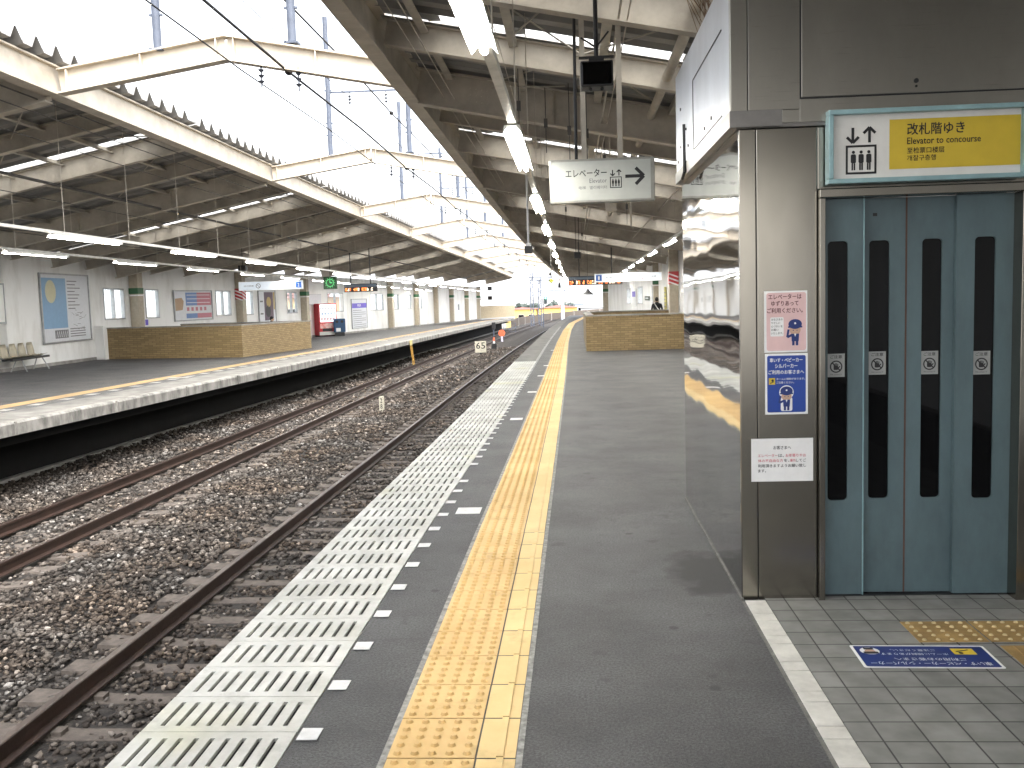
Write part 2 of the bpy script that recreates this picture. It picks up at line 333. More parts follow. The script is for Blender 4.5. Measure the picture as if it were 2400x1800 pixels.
def mat_brick(name, c1, c2, mort):
    m = bpy.data.materials.new(name); m.use_nodes = True; N, L = nodes(m); b = N['Principled BSDF']; b.inputs['Roughness'].default_value = .6
    tc = N.new('ShaderNodeTexCoord'); sp = N.new('ShaderNodeSeparateXYZ'); cb = N.new('ShaderNodeCombineXYZ'); L.new(tc.outputs['Object'], sp.inputs[0])
    ad = N.new('ShaderNodeMath'); L.new(sp.outputs[0], ad.inputs[0]); L.new(sp.outputs[1], ad.inputs[1])
    L.new(ad.outputs[0], cb.inputs[0]); L.new(sp.outputs[2], cb.inputs[1])
    br = N.new('ShaderNodeTexBrick'); L.new(cb.outputs[0], br.inputs['Vector']); br.inputs['Scale'].default_value = 1
    br.inputs['Brick Width'].default_value = .23; br.inputs['Row Height'].default_value = .066; br.inputs['Mortar Size'].default_value = .006; br.inputs['Bias'].default_value = -.1
    br.inputs['Color1'].default_value = (*c1, 1); br.inputs['Color2'].default_value = (*c2, 1); br.inputs['Mortar'].default_value = (*mort, 1)
    L.new(br.outputs['Color'], b.inputs['Base Color'])
    bp = N.new('ShaderNodeBump'); bp.inputs['Strength'].default_value = .5; bp.inputs['Distance'].default_value = .01; bp.invert = True
    L.new(br.outputs['Fac'], bp.inputs['Height']); L.new(bp.outputs[0], b.inputs['Normal']); return m
M['brick'] = mat_brick('tan_brick', (.30, .215, .105), (.205, .14, .062), (.13, .095, .045))
def mat_tiles():
    m = bpy.data.materials.new('grey_floor_tiles'); m.use_nodes = True; N, L = nodes(m); b = N['Principled BSDF']; b.inputs['Roughness'].default_value = .6
    tc = N.new('ShaderNodeTexCoord'); mp = N.new('ShaderNodeMapping'); mp.inputs['Location'].default_value = (-.861+.148*0, -4.602, 0); L.new(tc.outputs['Object'], mp.inputs[0])
    br = N.new('ShaderNodeTexBrick'); L.new(mp.outputs[0], br.inputs['Vector']); br.offset = 0; br.squash = 1
    br.inputs['Scale'].default_value = 1; br.inputs['Brick Width'].default_value = .148; br.inputs['Row Height'].default_value = .148; br.inputs['Mortar Size'].default_value = .0035; br.inputs['Mortar Smooth'].default_value = .2
    br.inputs['Color1'].default_value = (.245, .245, .235, 1); br.inputs['Color2'].default_value = (.195, .195, .187, 1); br.inputs['Mortar'].default_value = (.035, .034, .032, 1)
    nz = N.new('ShaderNodeTexNoise'); nz.inputs['Scale'].default_value = 9; nz.inputs['Detail'].default_value = 8; L.new(tc.outputs['Object'], nz.inputs['Vector'])
    cr = N.new('ShaderNodeValToRGB'); cr.color_ramp.elements[0].position = .3; cr.color_ramp.elements[1].position = .65; cr.color_ramp.elements[0].color = (.70, .70, .69, 1); L.new(nz.outputs['Fac'], cr.inputs[0])
    mul = N.new('ShaderNodeMix'); mul.data_type = 'RGBA'; mul.blend_type = 'MULTIPLY'; mul.inputs[0].default_value = 1
    L.new(br.outputs['Color'], mul.inputs[6]); L.new(cr.outputs[0], mul.inputs[7]); L.new(mul.outputs[2], b.inputs['Base Color'])
    bp = N.new('ShaderNodeBump'); bp.inputs['Strength'].default_value = .6; bp.inputs['Distance'].default_value = .006; bp.invert = True
    L.new(br.outputs['Fac'], bp.inputs['Height']); L.new(bp.outputs[0], b.inputs['Normal']); return m
M['tiles'] = mat_tiles()
M['bordertile'] = pbr('white_border_tile', (.66, .645, .60), .55, var=.14, scale=8)
M['farwhite'] = flat('far_white_plaster', (.40, .405, .41)); M['faryellow'] = pbr('yellow_plaster', (.68, .46, .13), .8, var=.06); M['farroof'] = pbr('red_brown_roof', (.24, .10, .08), .8)
M['leaf'] = pbr('hazed_foliage', (.11, .135, .12), .9, var=.3); M['bark'] = pbr('bark', (.10, .07, .05), .9)  # leaf colour greyed and paled, distance haze painted in

_tc = {}
def text_geo(body, bold=0.):
    k = (body, bold)
    if k not in _tc:
        c = bpy.data.curves.new('lettering', 'FONT'); c.body = body; c.resolution_u = 2; c.offset = bold
        o = bpy.data.objects.new('lettering', c); COL.objects.link(o)
        dg = bpy.context.evaluated_depsgraph_get(); dg.update(); me = o.evaluated_get(dg).to_mesh()
        vs = [(v.co.x, v.co.y) for v in me.vertices]; fs = [tuple(p.vertices) for p in me.polygons]
        o.evaluated_get(dg).to_mesh_clear(); bpy.data.objects.remove(o); bpy.data.curves.remove(c)
        xs = [a for a, b in vs]; zs = [b for a, b in vs]
        x0, x1, z0, z1 = min(xs), max(xs), min(zs), max(zs)
        _tc[k] = ([((a-x0)/(x1-x0), (b-z0)/(z1-z0)) for a, b in vs], fs, (x1-x0)/(z1-z0))
    return _tc[k]
def text_into(mb, body, x0, x1, z0, z1, y, bold=.012):           # lettering stretched into a rectangle of the local xz plane
    vs, fs, asp = text_geo(body, 0.)
    e_ = bold*(z1-z0)*1.1
    for k, (dx, dz) in enumerate(((0, 0), (e_, 0), (0, e_), (e_, e_)) if bold > .004 else ((0, 0),)):
        mb.add([(x0+a*(x1-x0)+dx-e_/2, y-.00006*k, z0+b*(z1-z0)+dz-e_/2) for a, b in vs], fs)
def rect(mb, x0, x1, z0, z1, y): mb.plate([(x0, z0), (x1, z0), (x1, z1), (x0, z1)], y)
def rrect(mb, x0, x1, z0, z1, y, r, n=5):
    pts = []
    for cx, cz, a0 in ((x1-r, z0+r, -90), (x1-r, z1-r, 0), (x0+r, z1-r, 90), (x0+r, z0+r, 180)):
        for i in range(n+1): a = R_(a0+90*i/n); pts.append((cx+r*math.cos(a), cz+r*math.sin(a)))
    mb.plate(pts, y)
def disc(mb, cx, cz, r, y, n=20, sx=1): mb.plate([(cx+sx*r*math.cos(2*math.pi*i/n), cz+r*math.sin(2*math.pi*i/n)) for i in range(n)], y)
def ring(mb, cx, cz, r0, r1, y, n=24):
    vs = [(cx+r*math.cos(2*math.pi*i/n), y, cz+r*math.sin(2*math.pi*i/n)) for r in (r0, r1) for i in range(n)]
    mb.add(vs, [(i, (i+1) % n, n+(i+1) % n, n+i) for i in range(n)])
def bar(mb, ax, az, bx, bz, w, y):
    dx, dz = bx-ax, bz-az; L_ = math.hypot(dx, dz); nx, nz = -dz/L_*w/2, dx/L_*w/2
    mb.plate([(ax-nx, az-nz), (bx-nx, bz-nz), (bx+nx, bz+nz), (ax+nx, az+nz)], y)
def arrow(mb, ax, az, bx, bz, w, head, y):
    dx, dz = bx-ax, bz-az; L_ = math.hypot(dx, dz); ux, uz = dx/L_, dz/L_
    bar(mb, ax, az, bx-ux*w*.6, bz-uz*w*.6, w, y)
    for s in (-1, 1):
        a = R_(135)*s; vx, vz = ux*math.cos(a)-uz*math.sin(a), ux*math.sin(a)+uz*math.cos(a)
        bar(mb, bx-ux*0, bz-uz*0, bx+vx*head, bz+vz*head, w, y-.0004*s)
def lift_icon(mb, cx, z0, w, y):                        # boxed trio of standing figures with up and down arrows above
    h = w*.95; t = w*.07
    for a in ((cx-w/2, cx+w/2, z0, z0+t), (cx-w/2, cx+w/2, z0+h-t, z0+h)): rect(mb, a[0], a[1], a[2], a[3], y)
    for s in (-1, 1): rect(mb, cx+s*(w/2-t/2)-t/2, cx+s*(w/2-t/2)+t/2, z0+t, z0+h-t, y)
    for k in (-1, 0, 1):
        x = cx+k*w*.25; disc(mb, x, z0+h*.76, w*.052, y)
        rrect(mb, x-w*.085, x+w*.085, z0+h*.38, z0+h*.69, y, w*.05)
        for s in (-1, 1): rect(mb, x+s*w*.035-w*.026, x+s*w*.035+w*.026, z0+h*.14, z0+h*.38, y)
    arrow(mb, cx-w*.27, z0+h*1.60, cx-w*.27, z0+h*1.08, w*.09, w*.27, y)
    arrow(mb, cx+w*.27, z0+h*1.08, cx+w*.27, z0+h*1.60, w*.09, w*.27, y)

# ---------------------------------------------------------------- ground, track bed, platforms
g = MB(); g.box(-1500, 1500, -800, 3500, -4.4, -4.0); g.build('ground', M['concrete']); tag(bpy.data.objects['ground'], kind='structure')
YS = frange(-14, 130, 2.0)
tb = MB(); PROF = [(-3.2, -1.30), (-2.2, -1.25), (-.75, -1.24), (0, -1.25), (.7, -1.25), (1.3, -1.27), (1.95, -1.25), (2.6, -1.24), (3.5, -1.24), (4.6, -1.28)]
tb.sweep([(a, b) for a, b in PROF], lambda y: -6.4+C(y), frange(-14, 260, 1.0), close=False)
o = tag(tb.build('track_bed', M['ballast']), kind='structure')
# right platform: asphalt deck with a cantilevered edge
def strip(mb, fa, fb, ys, z, zf=F):
    vs = []
    for y in ys: vs += [(fa(y), y, zf(y)+z), (fb(y), y, zf(y)+z)]
    mb.add(vs, [(2*i, 2*i+1, 2*i+3, 2*i+2) for i in range(len(ys)-1)])
pr = MB(); YP = frange(-14, 112, 1.0)
strip(pr, lambda y: ER(y)+.58, lambda y: WR(min(y, 78))+.6+C(y)*.6, YP, 0)
pr.sweep([(0, -.16), (0, -.24), (.25, -.24), (.25, -1.5), (.6, -1.5), (.6, -.16)], ER, YP)
pr.sweep([(0, -.034), (0, -.16), (.02, -.16), (.02, -.034)], ER, YP); pr.sweep([(.578, -.001), (.578, -.16), (.6, -.16), (.6, -.001)], ER, YP)
tag(pr.build('platform', M['asphalt']), kind='structure')
pl = MB(); YL_ = frange(-14, 104, 1.0)
strip(pl, lambda y: WL(min(y, 98.7))-.3, lambda y: EL(y)-1.0, YL_, 0)
tag(pl.build('platform', M['asphalt']), kind='structure')
e = MB(); e.sweep([(-.18, -.20), (0, -.20), (.0, -.03), (-.03, 0.001), (-.18, .001)], EL, YL_)
for y in frange(-10, 100, 2.9):
    e.obox((EL(y)+.002, y, F(y)-.1), (.012, 0, 0), (0, .02, 0), (0, 0, .1))
tag(e.build('platform_edge', M['edge_worn']), kind='structure')
e = MB(); strip(e, lambda y: EL(y)-1.0, lambda y: EL(y)-.18, YL_, -.0005); tag(e.build('platform_rim', M['edge_top']), kind='structure')
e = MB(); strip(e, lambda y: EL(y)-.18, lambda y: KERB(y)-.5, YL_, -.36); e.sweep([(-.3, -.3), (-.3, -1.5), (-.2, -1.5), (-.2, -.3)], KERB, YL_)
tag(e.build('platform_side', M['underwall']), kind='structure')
e = MB(); e.sweep([(-.1, -1.35), (.04, -1.35), (.04, -1.17), (-.1, -1.17)], KERB, YL_); tag(e.build('track_kerb', pbr('pale_kerb', (.46, .45, .43), .85, var=.2, scale=4)), kind='structure')
# left platform markings
e = MB(); strip(e, lambda y: EL(y)-1.82, lambda y: EL(y)-1.44, YL_, .006); tag(e.build('tactile_paving', pbr('dull_tactile', (.42, .285, .12), .7, var=.2, scale=3, col2=(.30, .205, .10))), kind='structure')
e = MB()
for i, y in enumerate(frange(-4, 98, .9)):
    x = EL(y)-1.22; e.box(x-.1, x+.1, y-.14, y+.14, F(y)+.004, F(y)+.006)
    if i % 8 == 4: e.box(x-.35, x+.2, y+.3, y+.55, F(y)+.004, F(y)+.006)
tag(e.build('painted_marks', pbr('faded_paint', (.40, .40, .385), .7, var=.2, scale=6)), kind='structure')
# right platform edge plates with slots
e = MB(); dk = MB(); PW = .575
y = -1.0; k = 0
while y < 24.5:
    x0 = ER(y); z = F(y)+.004; zb = z-.013; L0 = .296; s0 = .047; ns = 9; pitch = (PW-.06)/ns; sw = .0175
    e.box(x0, x0+PW, y, y+s0, zb, z); e.box(x0, x0+PW, y+L0-s0, y+L0, zb, z)
    xp = x0
    for i in range(ns):
        xs = x0+.03+pitch*(i+.5)-sw/2; e.box(xp, xs, y+s0, y+L0-s0, zb, z); xp = xs+sw
    e.box(xp, x0+PW, y+s0, y+L0-s0, zb, z)
    y += .3; k += 1
tag(e.build('slotted_edge_plates', M['panel']), kind='structure')
strip(dk, lambda y: ER(y), lambda y: ER(y)+.58, frange(-1, 24.6, .8), -.155); tag(dk.build('slot_shade_sheet', M['darkhole']), kind='structure')  # dark sheet laid below the plates paints the shade inside the slots
e = MB(); strip(e, lambda y: ER(y), lambda y: ER(y)+.585, [q for q in frange(24.4, 112, 1)], .003); strip(e, lambda y: ER(y), lambda y: ER(y)+.585, frange(-14, -1.0, 1), .003)
tag(e.build('edge_coping', M['edge_top']), kind='structure')
# yellow tactile tiles: 5 x 5 truncated domes and a bar tile on the inner side
t = MB(); bt = MB(); mo = MB(); y = .6
def dome(mb, x, y, z, r, n, hgt=.010):
    vs = [(x+r*math.cos(2*math.pi*i/n), y+r*math.sin(2*math.pi*i/n), z) for i in range(n)]+[(x+.6*r*math.cos(2*math.pi*i/n), y+.6*r*math.sin(2*math.pi*i/n), z+hgt) for i in range(n)]
    mb.add(vs, [(i, (i+1) % n, n+(i+1) % n, n+i) for i in range(n)]+[tuple(range(n, 2*n))])
while y < 100:
    sl_ = (YR(y+.3)-YR(y)); z = F(y)+.007; xr = YR(y)
    jx = RNG.normal(0, .0008)
    def P(dx, dy, dz=0): return (xr+dx+sl_*dy/.3+jx, y+dy, z+dz)
    t.add([P(-.43, .004), P(-.136, .004), P(-.136, .296), P(-.43, .296), P(-.43, .004, -.007), P(-.136, .004, -.007), P(-.136, .296, -.007), P(-.43, .296, -.007)], [(0, 1, 2, 3), (4, 5, 1, 0), (5, 6, 2, 1), (7, 4, 0, 3)])
    bt.add([P(-.129, .004), P(-.0, .004), P(-.0, .296), P(-.129, .296)], [(0, 1, 2, 3)])
    q = P(-.052, .15, .003); bt.obox(q, (.012, 0, 0), (sl_*.487, .146, 0), (0, 0, .004))
    nn = 8 if y < 12 else 5
    if y < 55:
        for i in range(5):
            for j in range(5):
                q = P(-.43+.030+.059*i, .032+.059*j); dome(t, q[0], q[1], q[2], .0155, nn)
    y += .3
tag(t.build('tactile_paving', M['tactile']), kind='structure'); tag(bt.build('tactile_paving', M['tactile_bar']), kind='structure')
strip(mo, lambda y: YR(y)-.432, lambda y: YR(y)+.002, frange(-6, 100, 1), .0028); tag(mo.build('tile_bed', pbr('joint_grey', (.12, .11, .095), .9)), kind='structure')
mo = MB(); strip(mo, lambda y: YR(y)-.455, lambda y: YR(y)-.432, frange(-6, 100, 1), .0034); strip(mo, lambda y: YR(y)+.002, lambda y: YR(y)+.024, frange(-6, 100, 1), .0034); tag(mo.build('mortar_edge', pbr('pale_mortar', (.36, .355, .34), .9, var=.3, scale=25)), kind='structure')
# white painted dashes
e = MB(); y = 2.33
while y < 60:
    x = -.96-.02*max(0, 1-y/6)+.013*min(y, 8)/8+(ER(y)+1.53)*1.0*(1 if y > 13 else 0); z = F(y)+.004
    if RNG.random() > .04: e.box(x-.037, x+.037, y-.045, y+.045, z, z+.002)
    y += .425
for y, a, b in ((6.69, -.865, -.69), (12.13, -.83, -.67), (15.85, -.78, -.63), (19.4, -.74, -.6), (22.6, -.71, -.58), (30, -.7, -.56)):
    e.box(a, b, y-.1, y+.1, F(y)+.004, F(y)+.006)
tag(e.build('painted_marks', M['paint']), kind='structure')
# tiled floor before the lift
e = MB(); e.box(.917, 2.9, -3, 4.70, -.02, .006); tag(e.build('tiled_floor', M['tiles']), kind='structure')
e = MB(); y = 4.60
for k in range(40):
    for L0 in (.197, .096):
        e.bbox(.815, .912, y-L0+.006, y, -.01, .0085, .002); y -= L0
tag(e.build('border_tiles', M['bordertile']), kind='structure')
e = MB(); e.box(.800, .9168, -3, 4.602, -.02, .0030); tag(e.build('border_joint', M['mortar']), kind='structure')
e = MB(); dm = MB()
for x0, y0 in ((1.445, 4.145), (1.745, 4.145), (2.045, 4.145), (1.757, 3.845), (1.757, 3.545), (1.757, 3.245)):
    y0 -= .12; e.box(x0+.003, x0+.293, y0+.003, y0+.255, .002, .0085)
    if y0 > 4.0:
        for i in range(5):
            for j in range(5):
                dome(dm, x0+.03+.058*i, y0+.025+.052*j, .0085, .0105, 8, .006)
    else:
        for i in range(3): e.box(x0+.05+.085*i, x0+.075+.085*i, y0+.02, y0+.24, .0085, .0125)
tag(e.build('tactile_paving', M['tactile_old']), kind='structure'); tag(dm.build('tactile_domes', pbr('worn_dome', (.52, .42, .24), .6)), kind='structure')

# ---------------------------------------------------------------- rails, sleepers, ballast stones
RP = [(-.055, -.14), (.055, -.14), (.055, -.128), (.010, -.112), (.009, -.038), (.031, -.028), (.031, -.004), (.026, 0), (-.026, 0), (-.031, -.004), (-.031, -.028), (-.009, -.038), (-.010, -.112), (-.055, -.128)]
RYS = frange(-10, 30, 2)+frange(31, 175, 1.5)
for nm, fx, lab in (('n', RAILN, 'rusty rail running closest to the white slotted platform edge'), ('m', RAILM, 'brown rail of the far track, nearer of its pair to the camera platform'), ('l', RAILL, 'brown rail of the far track beside the dark wall under the opposite platform'), ('h', lambda y: -2.41+C(y), 'rail tucked below the overhanging edge of the near platform')):
    b = MB(); b.sweep([(a, z-1.05) for a, z in RP], fx, RYS)
    r = tag(b.build('rail', M['rail']), lab, 'rail', 'running rails')
    b = MB(); strip(b, lambda y: fx(y)-.025, lambda y: fx(y)+.025, RYS, -1.0485); b.build('running_surface', M['railtop'], r)
sb = MB()
sb.add([(x, s*w, z) for x, w, z in ((-1.0, .12, 0), (-.35, .085, -.03), (.35, .085, -.03), (1.0, .12, 0)) for s in (-1, 1)]+[(x, s*(w+.03), -.17) for x, w in ((-1.02, .12), (-.35, .09), (.35, .09), (1.02, .12)) for s in (-1, 1)],
       [(0, 2, 3, 1), (2, 4, 5, 3), (4, 6, 7, 5), (0, 8, 10, 2), (2, 10, 12, 4), (4, 12, 14, 6), (1, 3, 11, 9), (3, 5, 13, 11), (5, 7, 15, 13), (0, 1, 9, 8), (6, 14, 15, 7)])
clip = sb
for x in (-.545, .545):
    for s in (-1, 1): clip.box(x+s*.09-.035, x+s*.09+.035, -.045, .045, -.03, .004)
s0 = tag(sb.build('sleeper', M['sleeper']), 'grey brown concrete sleeper half buried in ballast under the rails', 'sleeper', 'railway sleepers')
first = True
for cx, ya, yb in ((-2.955, 2.4, 62), (-6.575, 5.2, 66)):
    y = ya
    while y < yb:
        loc = (cx+C(y), y, F(y)-(1.205 if cx > -4 else 1.215))
        if first: s0.location = loc; first = False
        else: dup(s0, loc, RNG.normal(0, .006))
        y += .56
# ballast stones
def stones():
    ico = bmesh.new(); bmesh.ops.create_icosphere(ico, subdivisions=1, radius=1)
    bv = np.array([v.co[:] for v in ico.verts]); bf = np.array([[v.index for v in f.verts] for f in ico.faces]); ico.free()
    V = []; Fc = []; off = 0
    for (ya, yb, n, sz) in ((3.4, 9, 24000, .023), (9, 16, 19000, .027), (16, 28, 14500, .034), (28, 60, 8000, .052)):
        ys = RNG.uniform(ya, yb, n); xs = RNG.uniform(-9.35, -2.0, n)
        for x, y in zip(xs, ys):
            if ya < 9 and x < -2.2-y*.95: continue
            cy = C(y); x += cy
            dx1 = abs(x-(-2.955+cy)); dx2 = abs(x-(-6.575+cy))
            if x < KERB(y)+.05: continue
            h = 0
            if min(abs(x-RAILN(y)), abs(x-RAILM(y)), abs(x-RAILL(y)), abs(x-(-2.41+cy))) < .075: continue
            on = False
            for dx, y0, keep in ((dx1, 2.4, .14), (dx2, 5.2, .38)):
                if dx < 1.03:
                    ph = ((y-y0)/.56) % 1
                    if (ph < .21 or ph > .79) and RNG.random() > keep: on = True
            if on: continue
            between = 1 if (min(dx1, dx2) > 1.0) else 0
            z = F(y)-1.235+(.03 if between else 0)+.02*math.sin(x*3+y*1.7)*.5+RNG.uniform(-.012, .02)
            s = sz*RNG.uniform(.55, 1.25)
            q = bv*(1+RNG.normal(0, .17, (len(bv), 1)))*np.array([s*RNG.uniform(.8, 1.5), s*RNG.uniform(.7, 1.1), s*RNG.uniform(.5, .9)])
            a = RNG.uniform(0, 6.28); ca, sa = math.cos(a), math.sin(a); t_ = RNG.normal(0, .35); ct, st = math.cos(t_), math.sin(t_)
            q = q @ np.array([[1, 0, 0], [0, ct, st], [0, -st, ct]]) @ np.array([[ca, sa, 0], [-sa, ca, 0], [0, 0, 1]])
            V.append(q+np.array([x, y, z])); Fc.append(bf+off); off += len(bv)
    V = np.concatenate(V); Fc = np.concatenate(Fc)
    me = bpy.data.meshes.new('ballast'); me.vertices.add(len(V)); me.vertices.foreach_set('co', V.ravel())
    me.loops.add(Fc.size); me.loops.foreach_set('vertex_index', Fc.ravel()); me.polygons.add(len(Fc))
    me.polygons.foreach_set('loop_start', np.arange(0, Fc.size, 3)); me.update(calc_edges=True)
    me.materials.append(M['stone']); o = bpy.data.objects.new('ballast', me); COL.objects.link(o); return o
tag(stones(), 'brown and grey crushed stone ballast between and around the tracks', 'ballast', kind='stuff')

# ---------------------------------------------------------------- canopies
GX = lambda y: -7.57+C(y)*.85                    # left gutter line
GZ = lambda y: 4.75-.010*max(0, y-72)            # local height of its bottom
def deckL(x, y): return GZ(y)+.42-.2*(GX(y)-x)   # underside of the left roof sheet
CX = lambda y: -2.22+C(y)*.85
def deckR(x, y): return 4.93-.2*(x-CX(y))
STR_L = [8.58, 18.58, 28.58, 38.58, 48.58, 58.58, 68.58]
STR_R = [3.6, 8.55, 11.2, 18.58, 21.2, 28.58, 38.58, 48.58]
def folded(mb, x0f, x1f, dk, y0, y1, up=.18):
    n = max(1, round((y1-y0)/.5)); p_ = (y1-y0)/n
    ys = []
    for i in range(n):
        for a, h in ((0, 0), (.40, 0), (.62, 1), (.69, 1)): ys.append((y0+(i+a)*p_, h*up))
    ys.append((y1, 0)); b = len(mb.v); vs = []
    for y, h in ys:
        for fx in (x0f, x1f): x = fx(y); vs.append((x, y, F(y)+dk(x, y)+h))
    mb.add(vs, [(2*i, 2*i+1, 2*i+3, 2*i+2) for i in range(len(ys)-1)])
def canopy(name, label, side):
    left = side == 'L'
    root = thing(name, label, 'canopy', (GX(14) if left else CX(14), 14, F(14)))
    edge, far, dk, strs, y0, y1 = (GX, lambda y: WL(y)+.05, deckL, STR_L, -10, 104) if left else (CX, lambda y: (WR(y) if y < 78 else 2.9)+C(max(y, 78))-C(78), deckR, STR_R, -12, 110)
    sg = -1 if left else 1
    out = (lambda y: edge(y)+.22) if left else (lambda y: edge(y)-.06)
    ends = [y0]+sum([[s-.17, s+.17] for s in strs], [])+[y1]
    d = MB()
    for a, b in zip(ends[0::2], ends[1::2]): folded(d, out, lambda y: far(y)+sg*.3, dk, a, b)
    d.build('roof_deck', M['deck'], root, world=True)
    for s in strs:
        q = MB(); xs = frange(edge(s)+sg*.7, edge(s)+sg*(6.0 if left else 5.6), 1.05)
        for i in range(len(xs)-1):
            a, b = xs[i]+sg*.07, xs[i+1]-sg*.07; zz = lambda x: F(s)+dk(x, s)+.03
            q.add([(a, s-.17, zz(a)), (b, s-.17, zz(b)), (b, s+.17, zz(b)), (a, s+.17, zz(a))], [(0, 1, 2, 3)])
        q.build('skylight', M['skylight'], root, world=True)
        for a in xs:
            q = MB(); q.obox((a, s, F(s)+dk(a, s)+.03), (.075, 0, 0), (0, .17, 0), (0, 0, .012)); q.build('roof_filler', M['deck'], root, world=True)
        for e0, e1 in (sorted((far(s)+sg*.3, xs[-1])), sorted((out(s), xs[0]))):
            q = MB(); q.obox(((e0+e1)/2, s, F(s)+dk((e0+e1)/2, s)+.03), ((e1-e0)/2, 0, -.2*sg*(e1-e0)/2), (0, .17, 0), (0, 0, .012)); q.build('roof_filler', M['deck'], root, world=True)
    # edge beam
    b = MB(); ys = frange(y0, y1, 2)
    if left:
        for pr_ in ([(-.11, 0), (.11, 0), (.11, .025), (-.11, .025)], [(.02, .025), (.045, .025), (.045, .40), (.02, .40)], [(-.11, .40), (.11, .40), (.11, .425), (-.11, .425)], [(-.14, .0), (-.12, 0), (-.12, .36), (-.14, .36)]):
            b.sweep(pr_, GX, ys, lambda y: F(y)+GZ(y))
    else:
        for pr_ in ([(-.10, 4.42), (.10, 4.42), (.10, 4.445), (-.10, 4.445)], [(-.05, 4.445), (-.025, 4.445), (-.025, 4.92), (-.05, 4.92)], [(-.10, 4.92), (.1, 4.92), (.1, 4.945), (-.1, 4.945)]):
            b.sweep(pr_, CX, ys)
    b.build('edge_beam', M['cream'] if left else M['beam'], root, world=True)
    # girders on the frame lines, lighter rafters between
    for k in range(-1, 10):
        Y = 13.9+10*k
        if Y > y1: continue
        b = MB(); xa, xb = edge(Y)+sg*.08, far(Y); h = .5 if left else .52
        b.ibeam((xa, Y, F(Y)+dk(xa, Y)-h), (xb, Y, F(Y)+dk(xb, Y)-h), h-.004, .2)
        n = 3
        for i in range(1, n+1):
            x = xa+(xb-xa)*i/(n+.3); b.box(x-.01, x+.01, Y-.09, Y+.09, F(Y)+dk(x, Y)-h+.03, F(Y)+dk(x, Y)-.04)
        for dz in (-.09, .0, .09):          # splice bolts
            for dx in (.75, .83, .91, .99):
                x = xa+sg*dx; z = F(Y)+dk(x, Y)-h/2+dz; b.cyl((x, Y-.012, z), (x, Y-.028, z), .014, 6)
        b.build('girder', M['cream'] if left and k > 20 else M['beam'], root, world=True)
        for dy in (2.5, 5.0, 7.5):
            y = Y+dy
            if y > y1 or y > 80: continue
            if not left and dy == 2.5: y = Y+2.4
            if not left and dy == 7.5: y = Y+7.62
            h2 = .32 if dy != 5 else .40
            b = MB(); xa, xb = edge(y)+sg*.08, far(y)
            b.ibeam((xa, y, F(y)+dk(xa, y)-h2), (xb, y, F(y)+dk(xb, y)-h2), h2-.004, .15, .014, .018)
            b.build('rafter', M['beam'], root, world=True)
    # purlins
    for i in range(9 if left else 6):
        off = .55+1.05*i
        b = MB()
        def xf(y): return edge(y)+sg*off
        yy = [y for y in frange(y0, y1, 2.5) if (far(y)-xf(y))*sg > .2]
        if len(yy) > 2:
            b.sweep([(-.05, -.10), (.05, -.10), (.05, -.088), (-.032, -.088), (-.032, -.006), (-.05, -.006)], xf, yy, lambda y: F(y)+dk(xf(y), y))
            b.build('purlin', M['purlin'], root, world=True)
    return root
cl = canopy('platform_canopy', 'long canopy over the opposite platform with cream gutter beam and toothed sheet edge', 'L')
cr_ = canopy('platform_canopy', 'long canopy over the near platform with shade-toned cream girders and a row of lights below it', 'R')
# pipes, cables and tie rods under the roofs
def part_tube(name, pts, r, mat, root, n=5):
    b = MB(); b.tube(pts, r, n); b.build(name, mat, root, world=True)
part_tube('conduit', [(GX(y)-2.85, y, F(y)+deckL(GX(y)-2.85, y)-.42) for y in frange(6, 100, 5)], .035, M['pipe'], cl, 6)
for dx, dz, r in ((-.25, -.12, .012), (-.45, -.3, .009), (-1.0, -.5, .008), (-3.2, -.5, .01), (-5.2, -.45, .02), (-5.4, -.45, .012)):
    part_tube('cable', [(GX(y)+dx, y, F(y)+deckL(GX(y)+dx, y)-.35+dz*.5) for y in frange(6, 100, 5)], r, M['pipe'], cl)
for k in range(0, 6):
    Y = 13.9+10*k
    for a in (0, 5):
        x0, x1 = GX(Y)-.4, GX(Y)-4.0
        part_tube('tie_rod', [(x0, Y+a+.2, F(Y)+deckL(x0, Y)-.12), (x1, Y+a+4.8, F(Y)+deckL(x1, Y)-.12)], .011, M['purlin'], cl)
        part_tube('tie_rod', [(x1, Y+a+.2, F(Y)+deckL(x1, Y)-.12), (x0, Y+a+4.8, F(Y)+deckL(x0, Y)-.12)], .011, M['purlin'], cl)
for k in range(-1, 6):
    Y = 13.9+10*k
    for a in (0, 5):
        x0, x1 = CX(Y)+1.2, CX(Y)+3.6
        part_tube('tie_rod', [(x0, Y+a+.2, F(Y)+deckR(x0, Y)-.14), (x1, Y+a+4.8, F(Y)+deckR(x1, Y)-.14)], .010, M['purlin'], cr_)
        part_tube('tie_rod', [(x1, Y+a+.2, F(Y)+deckR(x1, Y)-.14), (x0, Y+a+4.8, F(Y)+deckR(x0, Y)-.14)], .010, M['purlin'], cr_)
part_tube('drain_pipe', [(CX(y)+3.4, y, F(y)+deckR(CX(y)+3.4, y)-.16) for y in frange(-4, 100, 5)], .06, M['beam'], cr_, 8)
for dx, r in ((.45, .009), (.6, .012), (1.5, .008), (2.7, .02), (2.78, .012), (4.4, .02)):
    part_tube('cable', [(CX(y)+dx, y, F(y)+deckR(CX(y)+dx, y)-.36) for y in frange(-4, 100, 5)], r*.6, M['beam'], cr_)
